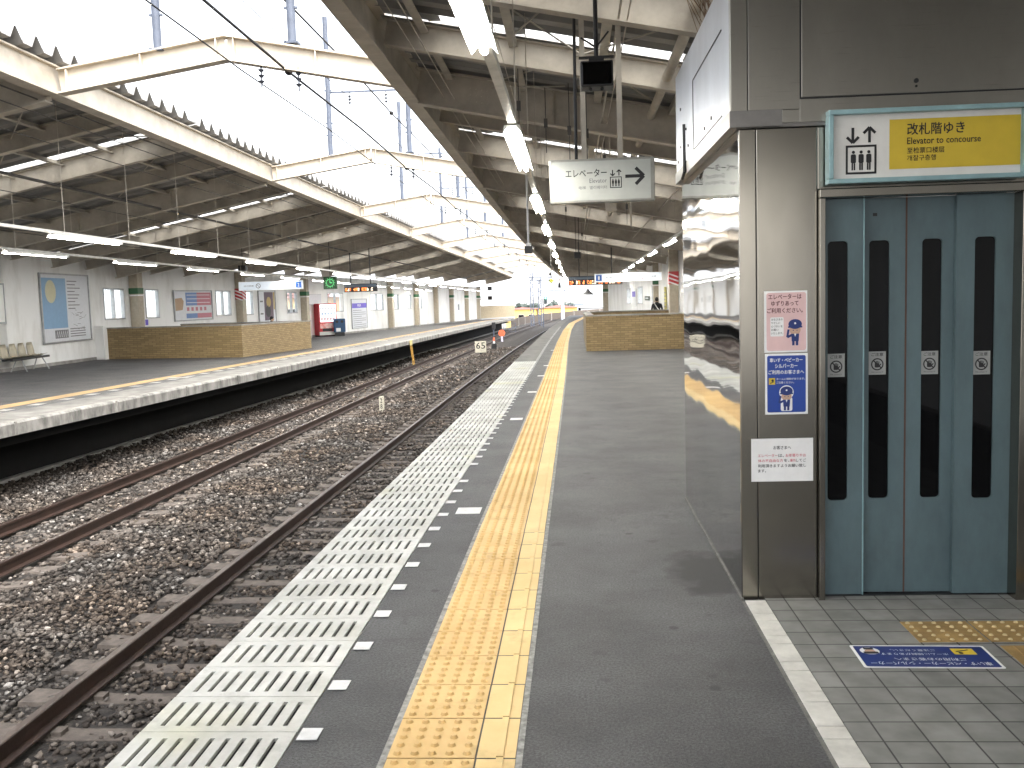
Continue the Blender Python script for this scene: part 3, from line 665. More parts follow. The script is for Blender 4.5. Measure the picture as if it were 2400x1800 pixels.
for x, y, d in ((-.62, 12.4, .5), (.02, 12.9, .62), (.25, 12.9, .62), (-.3, 13.3, .5), (.6, 16.2, .4), (.9, 17.5, .4), (-.9, 17.0, .35), (1.3, 22, .5), (-.1, 25, .5), (.4, 33, .5)):
    z = F(y)+deckR(x, y)-.1; b = MB(); b.cyl((x, y, z), (x, y, z-d-.4), .007, 5); b.box(x-.025, x+.025, y-.025, y+.025, z-d-.06, z-d+.06); b.build('cable_dropper', M['pipe'], cr_, world=True)
part_tube('brace', [(-1.0, 12.9, 4.30), (-.02, 12.9, 4.28)], .012, M['purlin'], cr_); part_tube('brace', [(-.5, 9.6, 4.1), (.15, 9.6, 4.62)], .010, M['purlin'], cr_)
part_tube('bent_pipe', [(1.25, 20, 3.4), (1.27, 20, 2.9), (1.32, 20, 2.86)], .02, M['purlin'], cr_)
# gable frames spanning the tracks
def frame(Y, i, masts=True):
    cx = -4.93+C(Y)*.85
    r = thing('track_portal', '', 'portal frame', (cx, Y, F(Y)), 0, 'gable portal frames over the tracks')
    for s in (-1, 1):
        xe = -2.53 if s < 0 else 2.66; ze = 4.76 if s < 0 else 4.62
        b = MB(); b.ibeam((xe, 0, ze), (0, 0, 5.13+.0), .36, .2, .016, .024)
        for q in (.05, .5, .95): x = xe*q+(-.012*s if q > .9 else 0); z = 5.13+(ze-5.13)*q; b.box(x-.008, x+.008, -.09, .09, z+.03, z+.33)
        if s < 0:
            for dz in (.08, .16, .24): b.cyl((xe+.1, -.01, ze+dz), (xe+.1, -.03, ze+dz), .014, 6)
        b.build('rafter_beam', M['cream'], r)
    for x in (-1.02, .98) if masts else ():
        b = MB(); zb = 5.13+.34-.15*abs(x); b.cyl((x, .0, zb), (x, 0, zb+3.4), .062, 10); b.box(x-.1, x+.1, -.1, .1, zb, zb+.03)
        for q in (.5, .8, 1.6, 2.5): b.box(x-.1, x+.1, -.02, .02, zb+q, zb+q+.03)
        b.build('mast', M['galv'], r)
    if masts: b = MB(); b.beam((-1.02, .09, 6.90), (.98, .09, 6.90), .045, .045); b.build('crossbar', M['galv'], r)
    for x, z0 in ((-.5, 6.88), (.42, 6.88), (1.05, 5.0), (.5, 5.07)) if masts else ((1.05, 5.0), (.5, 5.07)):
        b = MB(); b.cyl((x, .09 if z0 > 6 else 0, z0), (x, .09 if z0 > 6 else 0, z0-.34), .014, 6)
        for q in (.08, .16, .24): b.cyl((x, .09 if z0 > 6 else 0, z0-q), (x, .09 if z0 > 6 else 0, z0-q-.035), .05, 8, .02)
        b.build('insulator', M['insul'], r)
    return r
f0 = None
for i, k in enumerate(range(0, 9)):
    Y = 13.9+10*k
    lab = ('cream gable portal frame over the tracks, %s from the camera' % ORD[i]) if i < 8 else 'cream gable portal frame over the tracks, farthest in the row'
    if f0 is None or i == 5: f0 = frame(Y, i, i < 5); f0['label'] = lab
    else: dup(f0, (-4.93+C(Y)*.85, Y, F(Y)), 0, lab)
for x, z, lab, rr, sag in ((-4.70, 4.98, 'thin black overhead wire passing under the ridge of the portal frames', .011, 0), (-4.07, 4.98, 'thick black overhead wire between the ridge and the near canopy', .019, 0), (-4.40, 6.35, 'black feeder wire slung high above the portal frames toward the near canopy', .018, 0), (-4.02, 5.35, 'faint thin wire high over the near track', .006, 0)):
    b = MB(); b.tube([(x+C(y)*.85, y, F(y)+z+.05*math.sin((y-13.9)/10*math.pi)**2) for y in frange(4, 120, 2.5)], rr, 6)
    if rr > .012:
        for y in (14.05, 24.05, 34.05): b.ball((x+C(y)*.85, y, F(y)+z), .06, 8, (1, 1.6, .9))
    tag(b.build('overhead_wire', M['wire']), lab, 'overhead wire', 'overhead wires')

# ---------------------------------------------------------------- lamps
def fixture(wing=True):
    r = thing('tube_lamp', '', 'tube lamp', (0, 0, 0))
    b = MB(); b.poly([(-.075, -.055), (-.06, .0), (.06, 0), (.075, -.055), (.07, -.058), (.03, -.012), (-.03, -.012), (-.07, -.058)], -1.16, 1.16); b.build('reflector', M['lampbody'], r)
    b = MB(); b.cyl((0, -1.15, -.042), (0, 1.15, -.042), .021, 12); b.build('tube', M['tube'], r)
    return r
lf = fixture(); used = False
def place(loc, lab, grp):
    global used
    if not used: lf.location = loc; lf['label'] = lab; lf['group'] = grp; used = True
    else: dup(lf, loc, math.atan2(-(C(loc[1]+.5)-C(loc[1]-.5)), 1)*.8, lab, grp)
def lamp_row(xf, zc, ys, what, grp, n_tex):
    for i, y in enumerate(ys):
        place((xf(y), y, F(y)+zc), ('white tube lamp, %s in the row ' % ORD[i])+what, grp)
    b = MB(); yy = frange(ys[0]-1.3, ys[-1]+1.3, 2.0)
    b.sweep([(-.03, .002), (.03, .002), (.03, .05), (-.03, .05)], xf, yy, lambda y: F(y)+zc)
    c = tag(b.build('lamp_channel', M['channel']), 'straight grey channel carrying the tube lamps '+what, 'lamp channel')
    for y in frange(ys[0]-.6, min(ys[-1], 62), 2.35):
        b = MB(); x = xf(y); top = (deckL(x, y) if x < -5 else deckR(x, y)); b.cyl((x, y, F(y)+zc+.05), (x, y, F(y)+top), .0055, 5); b.build('hanger_rod', M['beam'], c)
ra = lambda y: -.43+C(y)*.85
lamp_row(ra, 2.87, [4.0+4.62*i for i in range(17)], 'above the yellow strip', 'lamps above the yellow strip', '')
lamp_row(lambda y: 2.34+C(y)*.5, 2.87, [13.2+4.9*i for i in range(11)], 'along the middle of the near canopy', 'lamps along the near canopy', '')
lamp_row(lambda y: -8.40-.012*max(0, y-20)+C(y)*.85, 2.85, [11.4+4.78*i for i in range(18)], 'nearest the opposite platform edge', 'lamps along the opposite platform edge', '')
lamp_row(lambda y: -11.3-.012*max(0, y-20)+C(y)*.85, 2.87, [14.9+4.72*i for i in range(14)], 'nearest the white wall opposite', 'lamps near the white wall', '')

# ---------------------------------------------------------------- walls with windows, pillars
def wall(name, label, pts, wins, h, sideout, mat=None):
    root = thing(name, label, 'wall', (pts[1][0], pts[1][1], F(pts[1][1])))
    W_ = MB(); wl = []
    for (xa, ya), (xb, yb) in zip(pts[:-1], pts[1:]):
        ws = sorted([w for w in wins if ya <= (w[0]+w[1])/2 < yb])
        def X(y): return xa+(xb-xa)*(y-ya)/(yb-ya)
        d = Vector((xb-xa, yb-ya, 0)).normalized(); n = Vector((d.y, -d.x, 0))*sideout     # toward the track
        def slab(y0, y1, z0, z1):
            for a, b_ in zip(frange(y0, y1, 4)[:-1], frange(y0, y1, 4)[1:]):
                p = Vector((X(a), a, F(a))); q = Vector((X(b_), b_, F(b_))); vs = []
                for off in (0, -.12):
                    for P_, zz in ((p, z0), (q, z0), (q, z1), (p, z1)): vs.append(P_+n*off+Vector((0, 0, zz)))
                W_.add(vs, [(0, 1, 2, 3), (7, 6, 5, 4), (0, 4, 5, 1), (3, 2, 6, 7), (1, 5, 6, 2), (0, 3, 7, 4)])
        y = ya
        for w in ws:
            slab(y, w[0], -.1, h); slab(w[0], w[1], -.1, w[2]); slab(w[0], w[1], w[3], h); y = w[1]
            wl.append((w, Vector((X(w[0]), w[0], F(w[0]))), Vector((X(w[1]), w[1], F(w[1]))), n))
        slab(y, yb, -.1, h)
    W_.build('wall_panel', mat or M['wallp'], root, world=True)
    for w, p, q, n in wl:
        z0, z1 = w[2], w[3]; U = Vector((0, 0, 1)); d = (q-p); L_ = d.length; d.normalize(); fr = MB(); c0 = p-n*.05
        for z in (z0+.025, z1-.025): fr.obox(c0+d*L_/2+U*z, d*L_/2, n*.07, U*.025)
        m_ = 2 if L_ > 1.2 else 1
        for i in range(m_+1): fr.obox(c0+d*(.02+(L_-.04)*i/m_)+U*(z0+z1)/2, d*.02, n*.068, U*((z1-z0)/2-.05))
        for i in range(1, 4*m_):
            if i % 4: fr.obox(c0-n*.05+d*L_*i/(4*m_)+U*(z0+z1)/2, d*.006, n*.006, U*((z1-z0)/2-.05))
        fo = fr.build('window', M['alu'], root, world=True)
        gl = MB(); a = c0-n*.02; gl.add([a+U*(z0+.05), a+d*L_+U*(z0+.05), a+d*L_+U*(z1-.05), a+U*(z1-.05)], [(0, 1, 2, 3)])
        gl.build('pane', M['glass'], fo, world=True)
    # skirting
    b = MB()
    for (xa, ya), (xb, yb) in zip(pts[:-1], pts[1:]):
        d = Vector((xb-xa, yb-ya, 0)).normalized(); n = Vector((d.y, -d.x, 0))*sideout
        b.beam(Vector((xa, ya, F(ya)+.05))+n*.012, Vector((xb, yb, F(yb)+.05))+n*.012, .02, .1)
    b.build('skirting', M['concrete'], root, world=True)
    return root
LW = [(23.6, 25.95), (32.75, 34.6), (36.0, 36.95), (41.55, 42.95), (44.15, 45.2), (49.1, 50.4), (54.75, 57.3), (62.75, 65.7), (68.4, 69.5), (71.85, 73), (75.3, 76.4), (89.6, 90.3)]
wall('station_wall', 'long white panelled wall with windows behind the opposite platform', WALLP, [(a, b, 1.36 if a < 85 else 1.1, 2.5 if a < 85 else 1.7) for a, b in LW], 3.42, 1)
wall('station_wall', 'white windowed wall at the back of the near platform beyond the brick parapet', WALLR, [(56, 58.5, 1.3, 2.35), (63, 65.5, 1.3, 2.35), (50.2, 51.6, 1.3, 2.3), (40.0, 42.0, 1.2, 2.4)], 3.5, -1)
def wdir(pts, y):
    for (xa, ya), (xb, yb) in zip(pts[:-1], pts[1:]):
        if ya <= y <= yb: return Vector((xb-xa, yb-ya, 0)).normalized()
    return Vector((0, 1, 0))
def on_left(y, off=.0):
    d = wdir(WALLP, y); n = Vector((d.y, -d.x, 0)); p = Vector((WL(y), y, F(y)))+n*off; return p, math.atan2(d.y, d.x)
def pillar(x, y, w, h, lab, band, rz=0):
    r = thing('pillar', lab, 'pillar', (x, y, F(y)), rz, 'beige pillars')
    b = MB(); b.bbox(-w/2, w/2, -w/2, w/2, 0, h, .02); b.build('shaft', M['pillar'], r)
    if band == 'green':
        b = MB(); b.box(-w/2-.012, w/2+.012, -w/2-.012, w/2+.012, 2.3, 2.52); b.build('band', M['green'], r)
        b = MB(); b.box(-w/2-.010, w/2+.010, -w/2-.010, w/2+.010, 2.22, 2.27); b.build('stripe', M['white'], r)
    if band == 'red':
        for s in (0,):
            b = MB(); b.box(-w/2-.012, w/2+.012, -w/2-.012, w/2+.012, 2.1, 2.6); b.build('warning_plate', M['red'], r)
            b = MB()
            for q in range(3):
                z = 2.16+.16*q; b.plate([(-w/2-.005, z), (w/2+.005, z-.14+.0), (w/2+.005, z-.08), (-w/2-.005, z+.06)], -w/2-.0135)
                b.add([(w/2+.0135, -w/2, z), (w/2+.0135, w/2, z-.14), (w/2+.0135, w/2, z-.08), (w/2+.0135, -w/2, z+.06)], [(0, 1, 2, 3)])
            b.build('stripe', M['white'], r)
    b = MB(); b.bbox(-w/2-.03, w/2+.03, -w/2-.03, w/2+.03, 0, .12, .01); b.build('foot', M['concrete'], r)
    return r
for y, w, bd, lab in ((35.1, .36, 'green', 'beige pillar with green band between the first two windows past the poster'), (43.55, .36, 'red', 'beige pillar with red and white diagonal stripes against the opposite wall'), (51.0, .36, 'green', 'beige green-banded pillar left of the red vending machine'), (66.8, .36, 'green', 'beige pillar standing right of the timetable board and its window'), (73.9, .36, 'green', 'beige pillar between two small narrow windows on the opposite wall'), (80.3, .36, '', 'beige pillar without a band on the opposite wall'), (86.3, .36, 'green', 'beige pillar third from the far end of the opposite wall'), (92.9, .36, 'green', 'beige pillar second from the far end of the opposite wall'), (99.0, .36, 'green', 'beige pillar at the far end of the opposite wall')):
    p, a = on_left(min(y, 98.6), .2); pillar(p.x, y, w, 3.35, lab, bd, a-math.pi/2)
for x, y, w, bd, lab in ((4.02, 38, .36, 'red', 'beige pillar with red and white stripes on the near platform'), (4.32, 49, .34, 'green', 'beige green-banded pillar right behind the standing person'), (2.68, 76.0, .42, 'green', 'beige pillar at the far end of the near platform wall')):
    pillar(x, y, w, 3.6, lab, bd)

# ---------------------------------------------------------------- brick stair parapets
def parapet(pts, lab, h=1.05, t=.22):
    r = thing('stair_parapet', lab, 'parapet', (pts[1][0], pts[1][1], F(pts[1][1])))
    b = MB(); cp = MB()
    n = len(pts); c = Vector((sum(p[0] for p in pts)/n, sum(p[1] for p in pts)/n, 0))
    P_ = [Vector((p[0], p[1], 0)) for p in pts]
    inn = []
    for i in range(n):
        ds = []
        for j in (i-1, i):
            if 0 <= j < n-1:
                d = (P_[j+1]-P_[j]).normalized(); nn = Vector((-d.y, d.x, 0))
                if nn.dot(c-P_[i]) < 0: nn = -nn
                ds.append(nn)
        m_ = sum(ds, Vector())/len(ds); inn.append(P_[i]+m_*(t/max(.3, m_.dot(ds[0]))))
    for i in range(n-1):
        a, b_, c_, d_ = P_[i], P_[i+1], inn[i+1], inn[i]
        zs = [F(q.y) for q in (a, b_, c_, d_)]
        b.add([Vector((q.x, q.y, z-.05)) for q, z in zip((a, b_, c_, d_), zs)]+[Vector((q.x, q.y, z+h)) for q, z in zip((a, b_, c_, d_), zs)], [(0, 1, 5, 4), (2, 3, 7, 6), (3, 0, 4, 7), (1, 2, 6, 5), (4, 5, 6, 7)])
        o_ = (a-d_)*.12; o2 = (b_-c_)*.12
        cp.add([Vector((q.x, q.y, z+h+.002)) for q, z in zip((a+o_, b_+o2, c_-o2, d_-o_), zs)]+[Vector((q.x, q.y, z+h+.045)) for q, z in zip((a+o_, b_+o2, c_-o2, d_-o_), zs)], [(0, 1, 5, 4), (2, 3, 7, 6), (3, 0, 4, 7), (1, 2, 6, 5), (4, 5, 6, 7), (3, 2, 1, 0)])
    b.build('brick_wall', M['brick'], r, world=True); cp.build('coping', M['concrete'], r, world=True)
    return r
parapet([(-16.10, 31.9), (-10.92, 30.75), (-10.33, 36.95), (-15.9, 38.0)], 'tan brick parapet round the stairwell on the opposite platform')
parapet([(4.1, 28.84), (.41, 28.84), (.47, 40.5), (4.1, 40.5)], 'tan brick parapet round the stairwell on the near platform')
b = MB(); b.obox((-16.28, 31.85, F(31.8)+.58), (.19, -.045, 0), (.02, .1, 0), (0, 0, .58)); tag(b.build('infill_wall', M['wallp']), 'narrow white panel closing the gap between brick parapet and white wall', 'wall')

# ---------------------------------------------------------------- lift tower
EX, EY = .807, 4.634
lift = thing('lift_tower', 'stainless steel lift tower with blue grey sliding doors on the near platform', 'lift tower', (EX, EY, 0))
def lp(name, mb, mat, par=None, label=None): return mb.build(name, mat, par or lift, label, world=True)
b = MB(); b.bbox(.807, .84, 4.66, 6.95, 0, 2.281, .002); b.box(.84, 2.8, 6.91, 6.95, 0, 2.281); lp('side_panel', b, M['mirror'])
b = MB(); b.bbox(.807, .884, 4.634, 4.658, 0, 2.281, .003); lp('corner_post', b, M['steel'])
b = MB(); b.bbox(.888, 1.170, 4.635, 4.66, 0, 2.281, .003); lp('front_panel', b, M['steel'])
b = MB(); b.bbox(1.174, 2.8, 4.637, 4.66, 1.990, 2.281, .003); lp('lintel_panel', b, M['steel'])
b = MB(); b.bbox(2.146, 2.8, 4.635, 4.66, 0, 1.986, .003); lp('front_panel', b, M['steel'])
b = MB(); b.bbox(1.173, 1.200, 4.595, 4.70, 0, 1.945, .003); b.bbox(2.092, 2.142, 4.575, 4.70, 0, 1.945, .003); b.bbox(1.173, 2.142, 4.59, 4.70, 1.947, 1.986, .003); lp('door_frame', b, M['steel'])
b = MB(); b.box(.884, .888, 4.645, 4.655, 0, 2.28); b.box(1.17, 1.174, 4.645, 4.655, 0, 2.28); b.box(1.2, 2.092, 4.75, 4.76, 0, 1.947); b.box(1.2, 2.092, 4.66, 4.70, 0, .008); lp('seam', b, M['black'])
b = MB(); b.bbox(.764, .842, 4.600, 4.64, 2.36, 3.1, .003); b.bbox(.846, 1.083, 4.601, 4.64, 2.36, 3.1, .002); b.bbox(1.083, 2.85, 4.6035, 4.64, 2.30, 2.405, .002); b.bbox(1.002, 1.083, 4.6012, 4.64, 2.30, 2.3595, .002); b.box(1.083, 2.85, 4.61, 4.64, 2.405, 3.1); lp('upper_casing', b, M['steel2'])
b = MB(); b.bbox(.764, .80, 4.641, 6.90, 2.36, 3.0, .003); b.box(.80, 2.85, 6.86, 6.9, 2.36, 3.0); b.box(.764, 2.85, 4.641, 6.9, 3.0, 3.02); lp('side_casing', b, M['mirror2'])
b = MB(); b.bbox(1.090, 2.85, 4.598, 4.612, 2.412, 2.858, .003); b.bbox(1.090, 2.85, 4.598, 4.612, 2.868, 3.1, .003); lp('access_panel', b, M['steel2'])
b = MB(); b.box(1.083, 1.09, 4.604, 4.611, 2.405, 3.1); b.box(1.09, 2.85, 4.604, 4.611, 2.405, 2.412); b.box(1.09, 2.85, 4.604, 4.611, 2.858, 2.868); b.cyl((1.61, 4.598, 2.465), (1.61, 4.592, 2.465), .011, 10); b.cyl((1.61, 4.596, 2.44), (1.61, 4.592, 2.44), .006, 8); lp('panel_gap', b, M['black'])
b = MB(); b.bbox(.758, 1.0, 4.592, 4.61, 2.285, 2.362, .002); b.bbox(.758, .80, 4.61, 6.92, 2.285, 2.362, .002); b.box(.80, 2.85, 4.61, 6.92, 2.283, 2.30); lp('casing_trim', b, M['steel_dark'])
b = MB(); b.cyl((.748, 6.30, 2.30), (.748, 6.30, 2.60), .010, 8); b.cyl((.748, 6.30, 2.30), (.748, 6.42, 2.27), .010, 8); b.cyl((.748, 6.3, 2.57), (.77, 6.3, 2.57), .008, 6); b.cyl((.748, 6.3, 2.36), (.77, 6.3, 2.36), .008, 6); lp('handle', b, M['black'])
b = MB(); b.box(.760, .7645, 4.85, 5.95, 2.796, 2.802); b.box(.760, .7645, 4.85, 5.95, 2.383, 2.389); b.box(.760, .7645, 5.947, 5.953, 2.389, 2.796); lp('panel_gap', b, M['black'])
b = MB()
for y, z in ((5.46, 2.43), (5.2, 2.44), (6.6, 2.5), (6.6, 2.75), (6.75, 2.42), (6.2, 2.45)): b.cyl((.765, y, z), (.757, y, z), .010, 8)
lp('screw', b, M['steel_dark'])
b = MB(); sr = random.Random(2)
for i in range(46):
    y = 4.75+.045*i*.5; x = .775+.03*(i % 3); b.cyl((x, y, 3.02), (x+sr.uniform(-.13, .05), y+sr.uniform(-.06, .06), 3.02+sr.uniform(.14, .26)), .0022, 4)
b.box(.765, .85, 4.72, 5.85, 3.018, 3.026); lp('bird_spikes', b, pbr('spike_wire', (.20, .12, .07), .5, .5))
b = MB(); b.box(.800, .812, 4.62, 6.96, 0, .012); lp('floor_sealant', b, M['mortar'])
def door(x0, x1, yf, wx0, wx1, lab):
    d = MB(); z0, z1 = .485, 1.745; r = .02
    cols = [(x0, wx0), (wx1, x1)]
    for a, c in cols: d.box(a, c, yf, yf+.03, .012, 1.945)
    d.box(wx0, wx1, yf, yf+.03, .012, z0); d.box(wx0, wx1, yf, yf+.03, z1, 1.945)
    for cx, cz, sx, sz in ((wx0, z0, 1, 1), (wx1, z0, -1, 1), (wx0, z1, 1, -1), (wx1, z1, -1, -1)):     # rounded window corners
        pts = [(cx, cz)]+[(cx+sx*r*(1-math.sin(R_(90*i/4))), cz+sz*r*(1-math.cos(R_(90*i/4)))) for i in range(5)]
        if sx*sz < 0: pts = pts[::-1]
        d.poly(pts, yf+.0005, yf+.029)
    o = lp('door_panel', d, M['door'], None, lab)
    w = MB(); w.box(wx0, wx1, yf+.012, yf+.02, z0, z1); lp('window', w, M['darkglass'], o)
    return o
door(1.200, 1.400, 4.668, 1.229, 1.324, None); door(1.398, 1.604, 4.702, 1.434, 1.531, None)
door(1.612, 1.832, 4.702, 1.683, 1.777, None); door(1.830, 2.092, 4.668, 1.915, 2.012, None)
b = MB(); b.box(1.604, 1.612, 4.700, 4.72, .012, 1.945); lp('door_seal', b, pbr('brown_rubber', (.10, .055, .04), .7))
b = MB(); b.box(1.395, 1.40, 4.66, 4.6679, .012, 1.945); lp('door_edge_highlight', b, M['frame_blue'])  # pale strip paints in the highlight along the fold of the doors
b = MB(); b.box(1.45, 1.47, 4.70, 4.7019, 1.86, 1.875); lp('keyhole', b, M['black'])

# lift sign over the doors
s = thing('lift_sign', 'framed white and yellow sign over the lift doors reading elevator to concourse', 'sign', (1.65, 4.59, 2.172), -.004)
b = MB(); w, h = .447, .168
for x0, x1, z0, z1 in ((-w, w, -h, -h+.022), (-w, w, h-.022, h), (-w, -w+.022, -h+.022, h-.022), (w-.022, w, -h+.022, h-.022)): b.bbox(x0, x1, -.045, .03, z0, z1, .004)
b.build('frame', M['frame_blue'], s)
b = MB(); b.box(-w+.022, w-.022, -.012, .02, -h+.022, h-.022); b.build('face', M['signwhite'], s)
b = MB(); rect(b, -.165, w-.024, -.108, .118, -.0135); b.build('yellow_panel', M['yellow'], s)
b = MB(); lift_icon(b, -.293, -.125, .140, -.014); b.build('pictogram', M['ink'], s)
b = MB(); text_into(b, '改札階ゆき', -.085, .172, .045, .098, -.015, .02); text_into(b, 'Elevator to concourse', -.085, .245, .003, .033, -.015, .015)
text_into(b, '至检票口楼层', -.085, .083, -.040, -.012, -.015, .008); text_into(b, '개찰구층행', -.085, .045, -.073, -.047, -.015, .008)
b.build('lettering', M['ink'], s)

# notices on the front panel
FY = 4.634
def paper(name, lab, cat, x0, x1, z0, z1, mat, y=FY, rz=0, grp=None):
    s = thing(name, lab, cat, ((x0+x1)/2, y, (z0+z1)/2), rz, grp)
    b = MB(); b.box(-(x1-x0)/2, (x1-x0)/2, -.0022, -.0004, -(z1-z0)/2, (z1-z0)/2); b.build('sheet', mat, s)
    return s, (x1-x0)/2, (z1-z0)/2
def attendant(s, cx, z0, h, halo):                      # a plain uniformed attendant
    if halo:
        b = MB(); disc(b, cx, z0+h*.76, h*.30, -.0031); rrect(b, cx-h*.24, cx+h*.24, z0-h*.03, z0+h*.55, -.0031, h*.08); b.build('halo', M['white'], s)
    b = MB(); disc(b, cx, z0+h*.60, h*.20, -.0037, sx=1.05); b.build('face', M['skin'], s)
    b = MB(); disc(b, cx, z0+h*.82, h*.19, -.0043, sx=1.35); rect(b, cx-h*.27, cx+h*.27, z0+h*.68, z0+h*.74, -.0045)
    b.plate([(cx-h*.13, z0+h*.16), (cx+h*.13, z0+h*.16), (cx+h*.15, z0+h*.45), (cx-h*.15, z0+h*.45)], -.0042)
    for q in (-1, 1): rect(b, cx+q*h*.07-h*.045, cx+q*h*.07+h*.045, z0, z0+h*.16, -.0042)
    bar(b, cx-h*.13, z0+h*.40, cx-h*.30, z0+h*.32, h*.09, -.0044); bar(b, cx-h*.30, z0+h*.32, cx-h*.25, z0+h*.62, h*.08, -.0046)
    disc(b, cx-h*.07, z0+h*.58, h*.022, -.0046, 8); disc(b, cx+h*.07, z0+h*.58, h*.022, -.0046, 8); b.build('uniform', M['navy'], s)
    b = MB(); disc(b, cx, z0+h*.85, h*.04, -.005, 8); b.plate([(cx-h*.04, z0+h*.45), (cx+h*.04, z0+h*.45), (cx, z0+h*.33)], -.005); b.build('badge', M['white'], s)
s, w, h = paper('notice', 'pink notice with white border and a saluting attendant beside the lift doors', 'notice', .920, 1.124, 1.222, 1.516, M['white'])
b = MB(); rrect(b, -w+.011, w-.006, -h+.008, h-.008, -.0028, .012); b.build('pink_field', M['pink'], s)
b = MB()
for t_, z, ww in (('エレベーターは', .108, .078), ('ゆずりあって', .076, .064), ('ご利用ください。', .042, .084)): text_into(b, t_, -ww-.004, ww-.004, z, z+.024, -.0034, .03)
b.build('lettering', M['maroon'], s)
b = MB(); rrect(b, -.073, -.010, -.07, .022, -.0032, .006); b.build('speech_panel', M['white'], s)
b = MB()
for i, (t_, ww) in enumerate((('みなさまの', .054), ('やさしい', .042), ('心づかいを', .054), ('お願い', .034), ('いたします。', .056))): text_into(b, t_, -.069, -.069+ww, .006-.0165*i, .017-.0165*i, -.0038, .01)
b.build('lettering', M['ink'], s); attendant(s, .044, -.115, .125, False)
s, w, h = paper('notice', 'deep blue notice with white lettering and attendant, stuck under the pink notice', 'notice', .923, 1.126, .921, 1.216, M['white'])
b = MB(); rrect(b, -w+.010, w-.010, -h+.010, h-.010, -.0028, .008); b.build('blue_field', M['blue'], s)
b = MB()
for t_, z, a, c in (('車いす・ベビーカー', .106, -.079, .076), ('シルバーカー', .078, -.054, .052), ('ご利用のお客さまへ', .048, -.085, .083)): text_into(b, t_, a, c, z, z+.020, -.0034, .028)
text_into(b, 'ホームに傾斜があります。', -.048, .088, .019, .030, -.0034, .01); text_into(b, 'ご注意ください。', -.048, .036, .002, .013, -.0034, .01); b.build('lettering', M['white'], s)
b = MB(); rect(b, -.084, -.054, -.002, .030, -.0034); b.build('caution_mark', M['yellow'], s)
b = MB(); disc(b, -.066, .018, .006, -.004, 10); bar(b, -.078, .004, -.06, .012, .004, -.004); b.build('caution_figure', M['ink'], s)
attendant(s, .0, -.128, .115, True)
s, w, h = paper('notice', 'white landscape paper notice with black and red text low on the steel panel', 'notice', .855, 1.151, .592, .803, M['white'])
b = MB(); text_into(b, 'お客さまへ', -.042, .042, .052, .070, -.003, .02); text_into(b, 'は、', -.018, .008, .014, .030, -.003, .02); text_into(b, 'を、', .008, .034, -.010, .005, -.003, .02); text_into(b, 'してご', .066, .114, -.010, .005, -.003, .02)
text_into(b, '利用頂きますようお願い致し', -.116, .114, -.036, -.020, -.003, .02); text_into(b, 'ます。', -.116, -.078, -.060, -.045, -.003, .02); b.build('lettering', M['ink'], s)
b = MB(); text_into(b, 'エレベーター', -.116, -.022, .015, .030, -.003, .01); text_into(b, 'お年寄りやお', .016, .114, .014, .030, -.003, .01); text_into(b, '体の不自由な方', -.116, .004, -.010, .005, -.003, .01); text_into(b, '優先', .037, .064, -.010, .005, -.003, .01); b.build('lettering', M['redink'], s)
for i, (xc, yf, z0) in enumerate(((1.272, 4.680, 1.092), (1.478, 4.714, 1.096), (1.726, 4.714, 1.092), (1.957, 4.680, 1.088))):
    s, w, h = paper('warning_sticker', 'grey no-touching sticker on the %s dark door window from the left' % ['first', 'second', 'third', 'fourth'][i], 'sticker', xc-.041, xc+.041, z0, z0+.113, M['sticker'], yf, 0, 'stickers on the lift door windows')
    b = MB(); text_into(b, 'ご注意', -.028, .028, .034, .050, -.003, .02); ring(b, 0, -.006, .024, .030, -.003); bar(b, -.018, .012, .018, -.024, .006, -.0034)
    rrect(b, -.012, .010, -.022, -.002, -.0027, .005)
    for q in range(4): rect(b, -.012+.006*q, -.008+.006*q, -.004, .012-.003*abs(q-1.5), -.0028)
    bar(b, .008, -.016, .018, -.004, .005, -.0029); text_into(b, '手をふれないで', -.028, .028, -.048, -.041, -.003, .005); b.build('print', M['ink'], s)
# floor sticker, read from the lift
s = thing('floor_sticker', 'blue floor sticker with white rim and upside down lettering before the lift', 'floor sticker', (1.411, 3.866, .0065), -.03)
def floorize(mb):                                       # xz layout (read facing away from the lift) laid flat and turned round
    mb.v = [(-x, -z, -y) for x, y, z in mb.v]; mb.f = [tuple(reversed(f)) for f in mb.f]; return mb
W2, H2 = .273, .123
b = MB(); rrect(b, -W2, W2, -H2, H2, -.0010, .012); floorize(b).build('sheet', M['white'], s)
b = MB(); rrect(b, -W2+.012, W2-.012, -H2+.012, H2-.012, -.0020, .008); floorize(b).build('blue_field', M['navy'], s)
b = MB(); text_into(b, '車いす・ベビーカー・シルバーカー', -.235, .235, .060, .094, -.0028, .02); text_into(b, 'ご利用のお客さまへ', -.15, .13, .018, .048, -.0028, .02); floorize(b).build('heading', M['white'], s)
b = MB(); text_into(b, 'ホームに傾斜があります。', -.10, .18, -.034, -.010, -.0028, .01); text_into(b, 'ご注意ください。', -.06, .12, -.075, -.052, -.0028, .01); floorize(b).build('lettering', M['white'], s)
b = MB(); rect(b, -.215, -.125, -.085, -.02, -.0028); floorize(b).build('caution_mark', M['yellow'], s)
b = MB(); disc(b, -.155, -.035, .010, -.0034, 10); bar(b, -.195, -.07, -.14, -.05, .008, -.0034); floorize(b).build('caution_figure', M['ink'], s)
b = MB(); disc(b, .205, -.055, .04, -.0026, 14); floorize(b).build('halo', M['white'], s)
b = MB(); disc(b, .205, -.05, .022, -.0032, 12); floorize(b).build('face', M['skin'], s)
b = MB(); rrect(b, .175, .235, -.045, -.022, -.0038, .008); rect(b, .185, .225, -.09, -.068, -.0034); floorize(b).build('uniform', M['ink'], s)

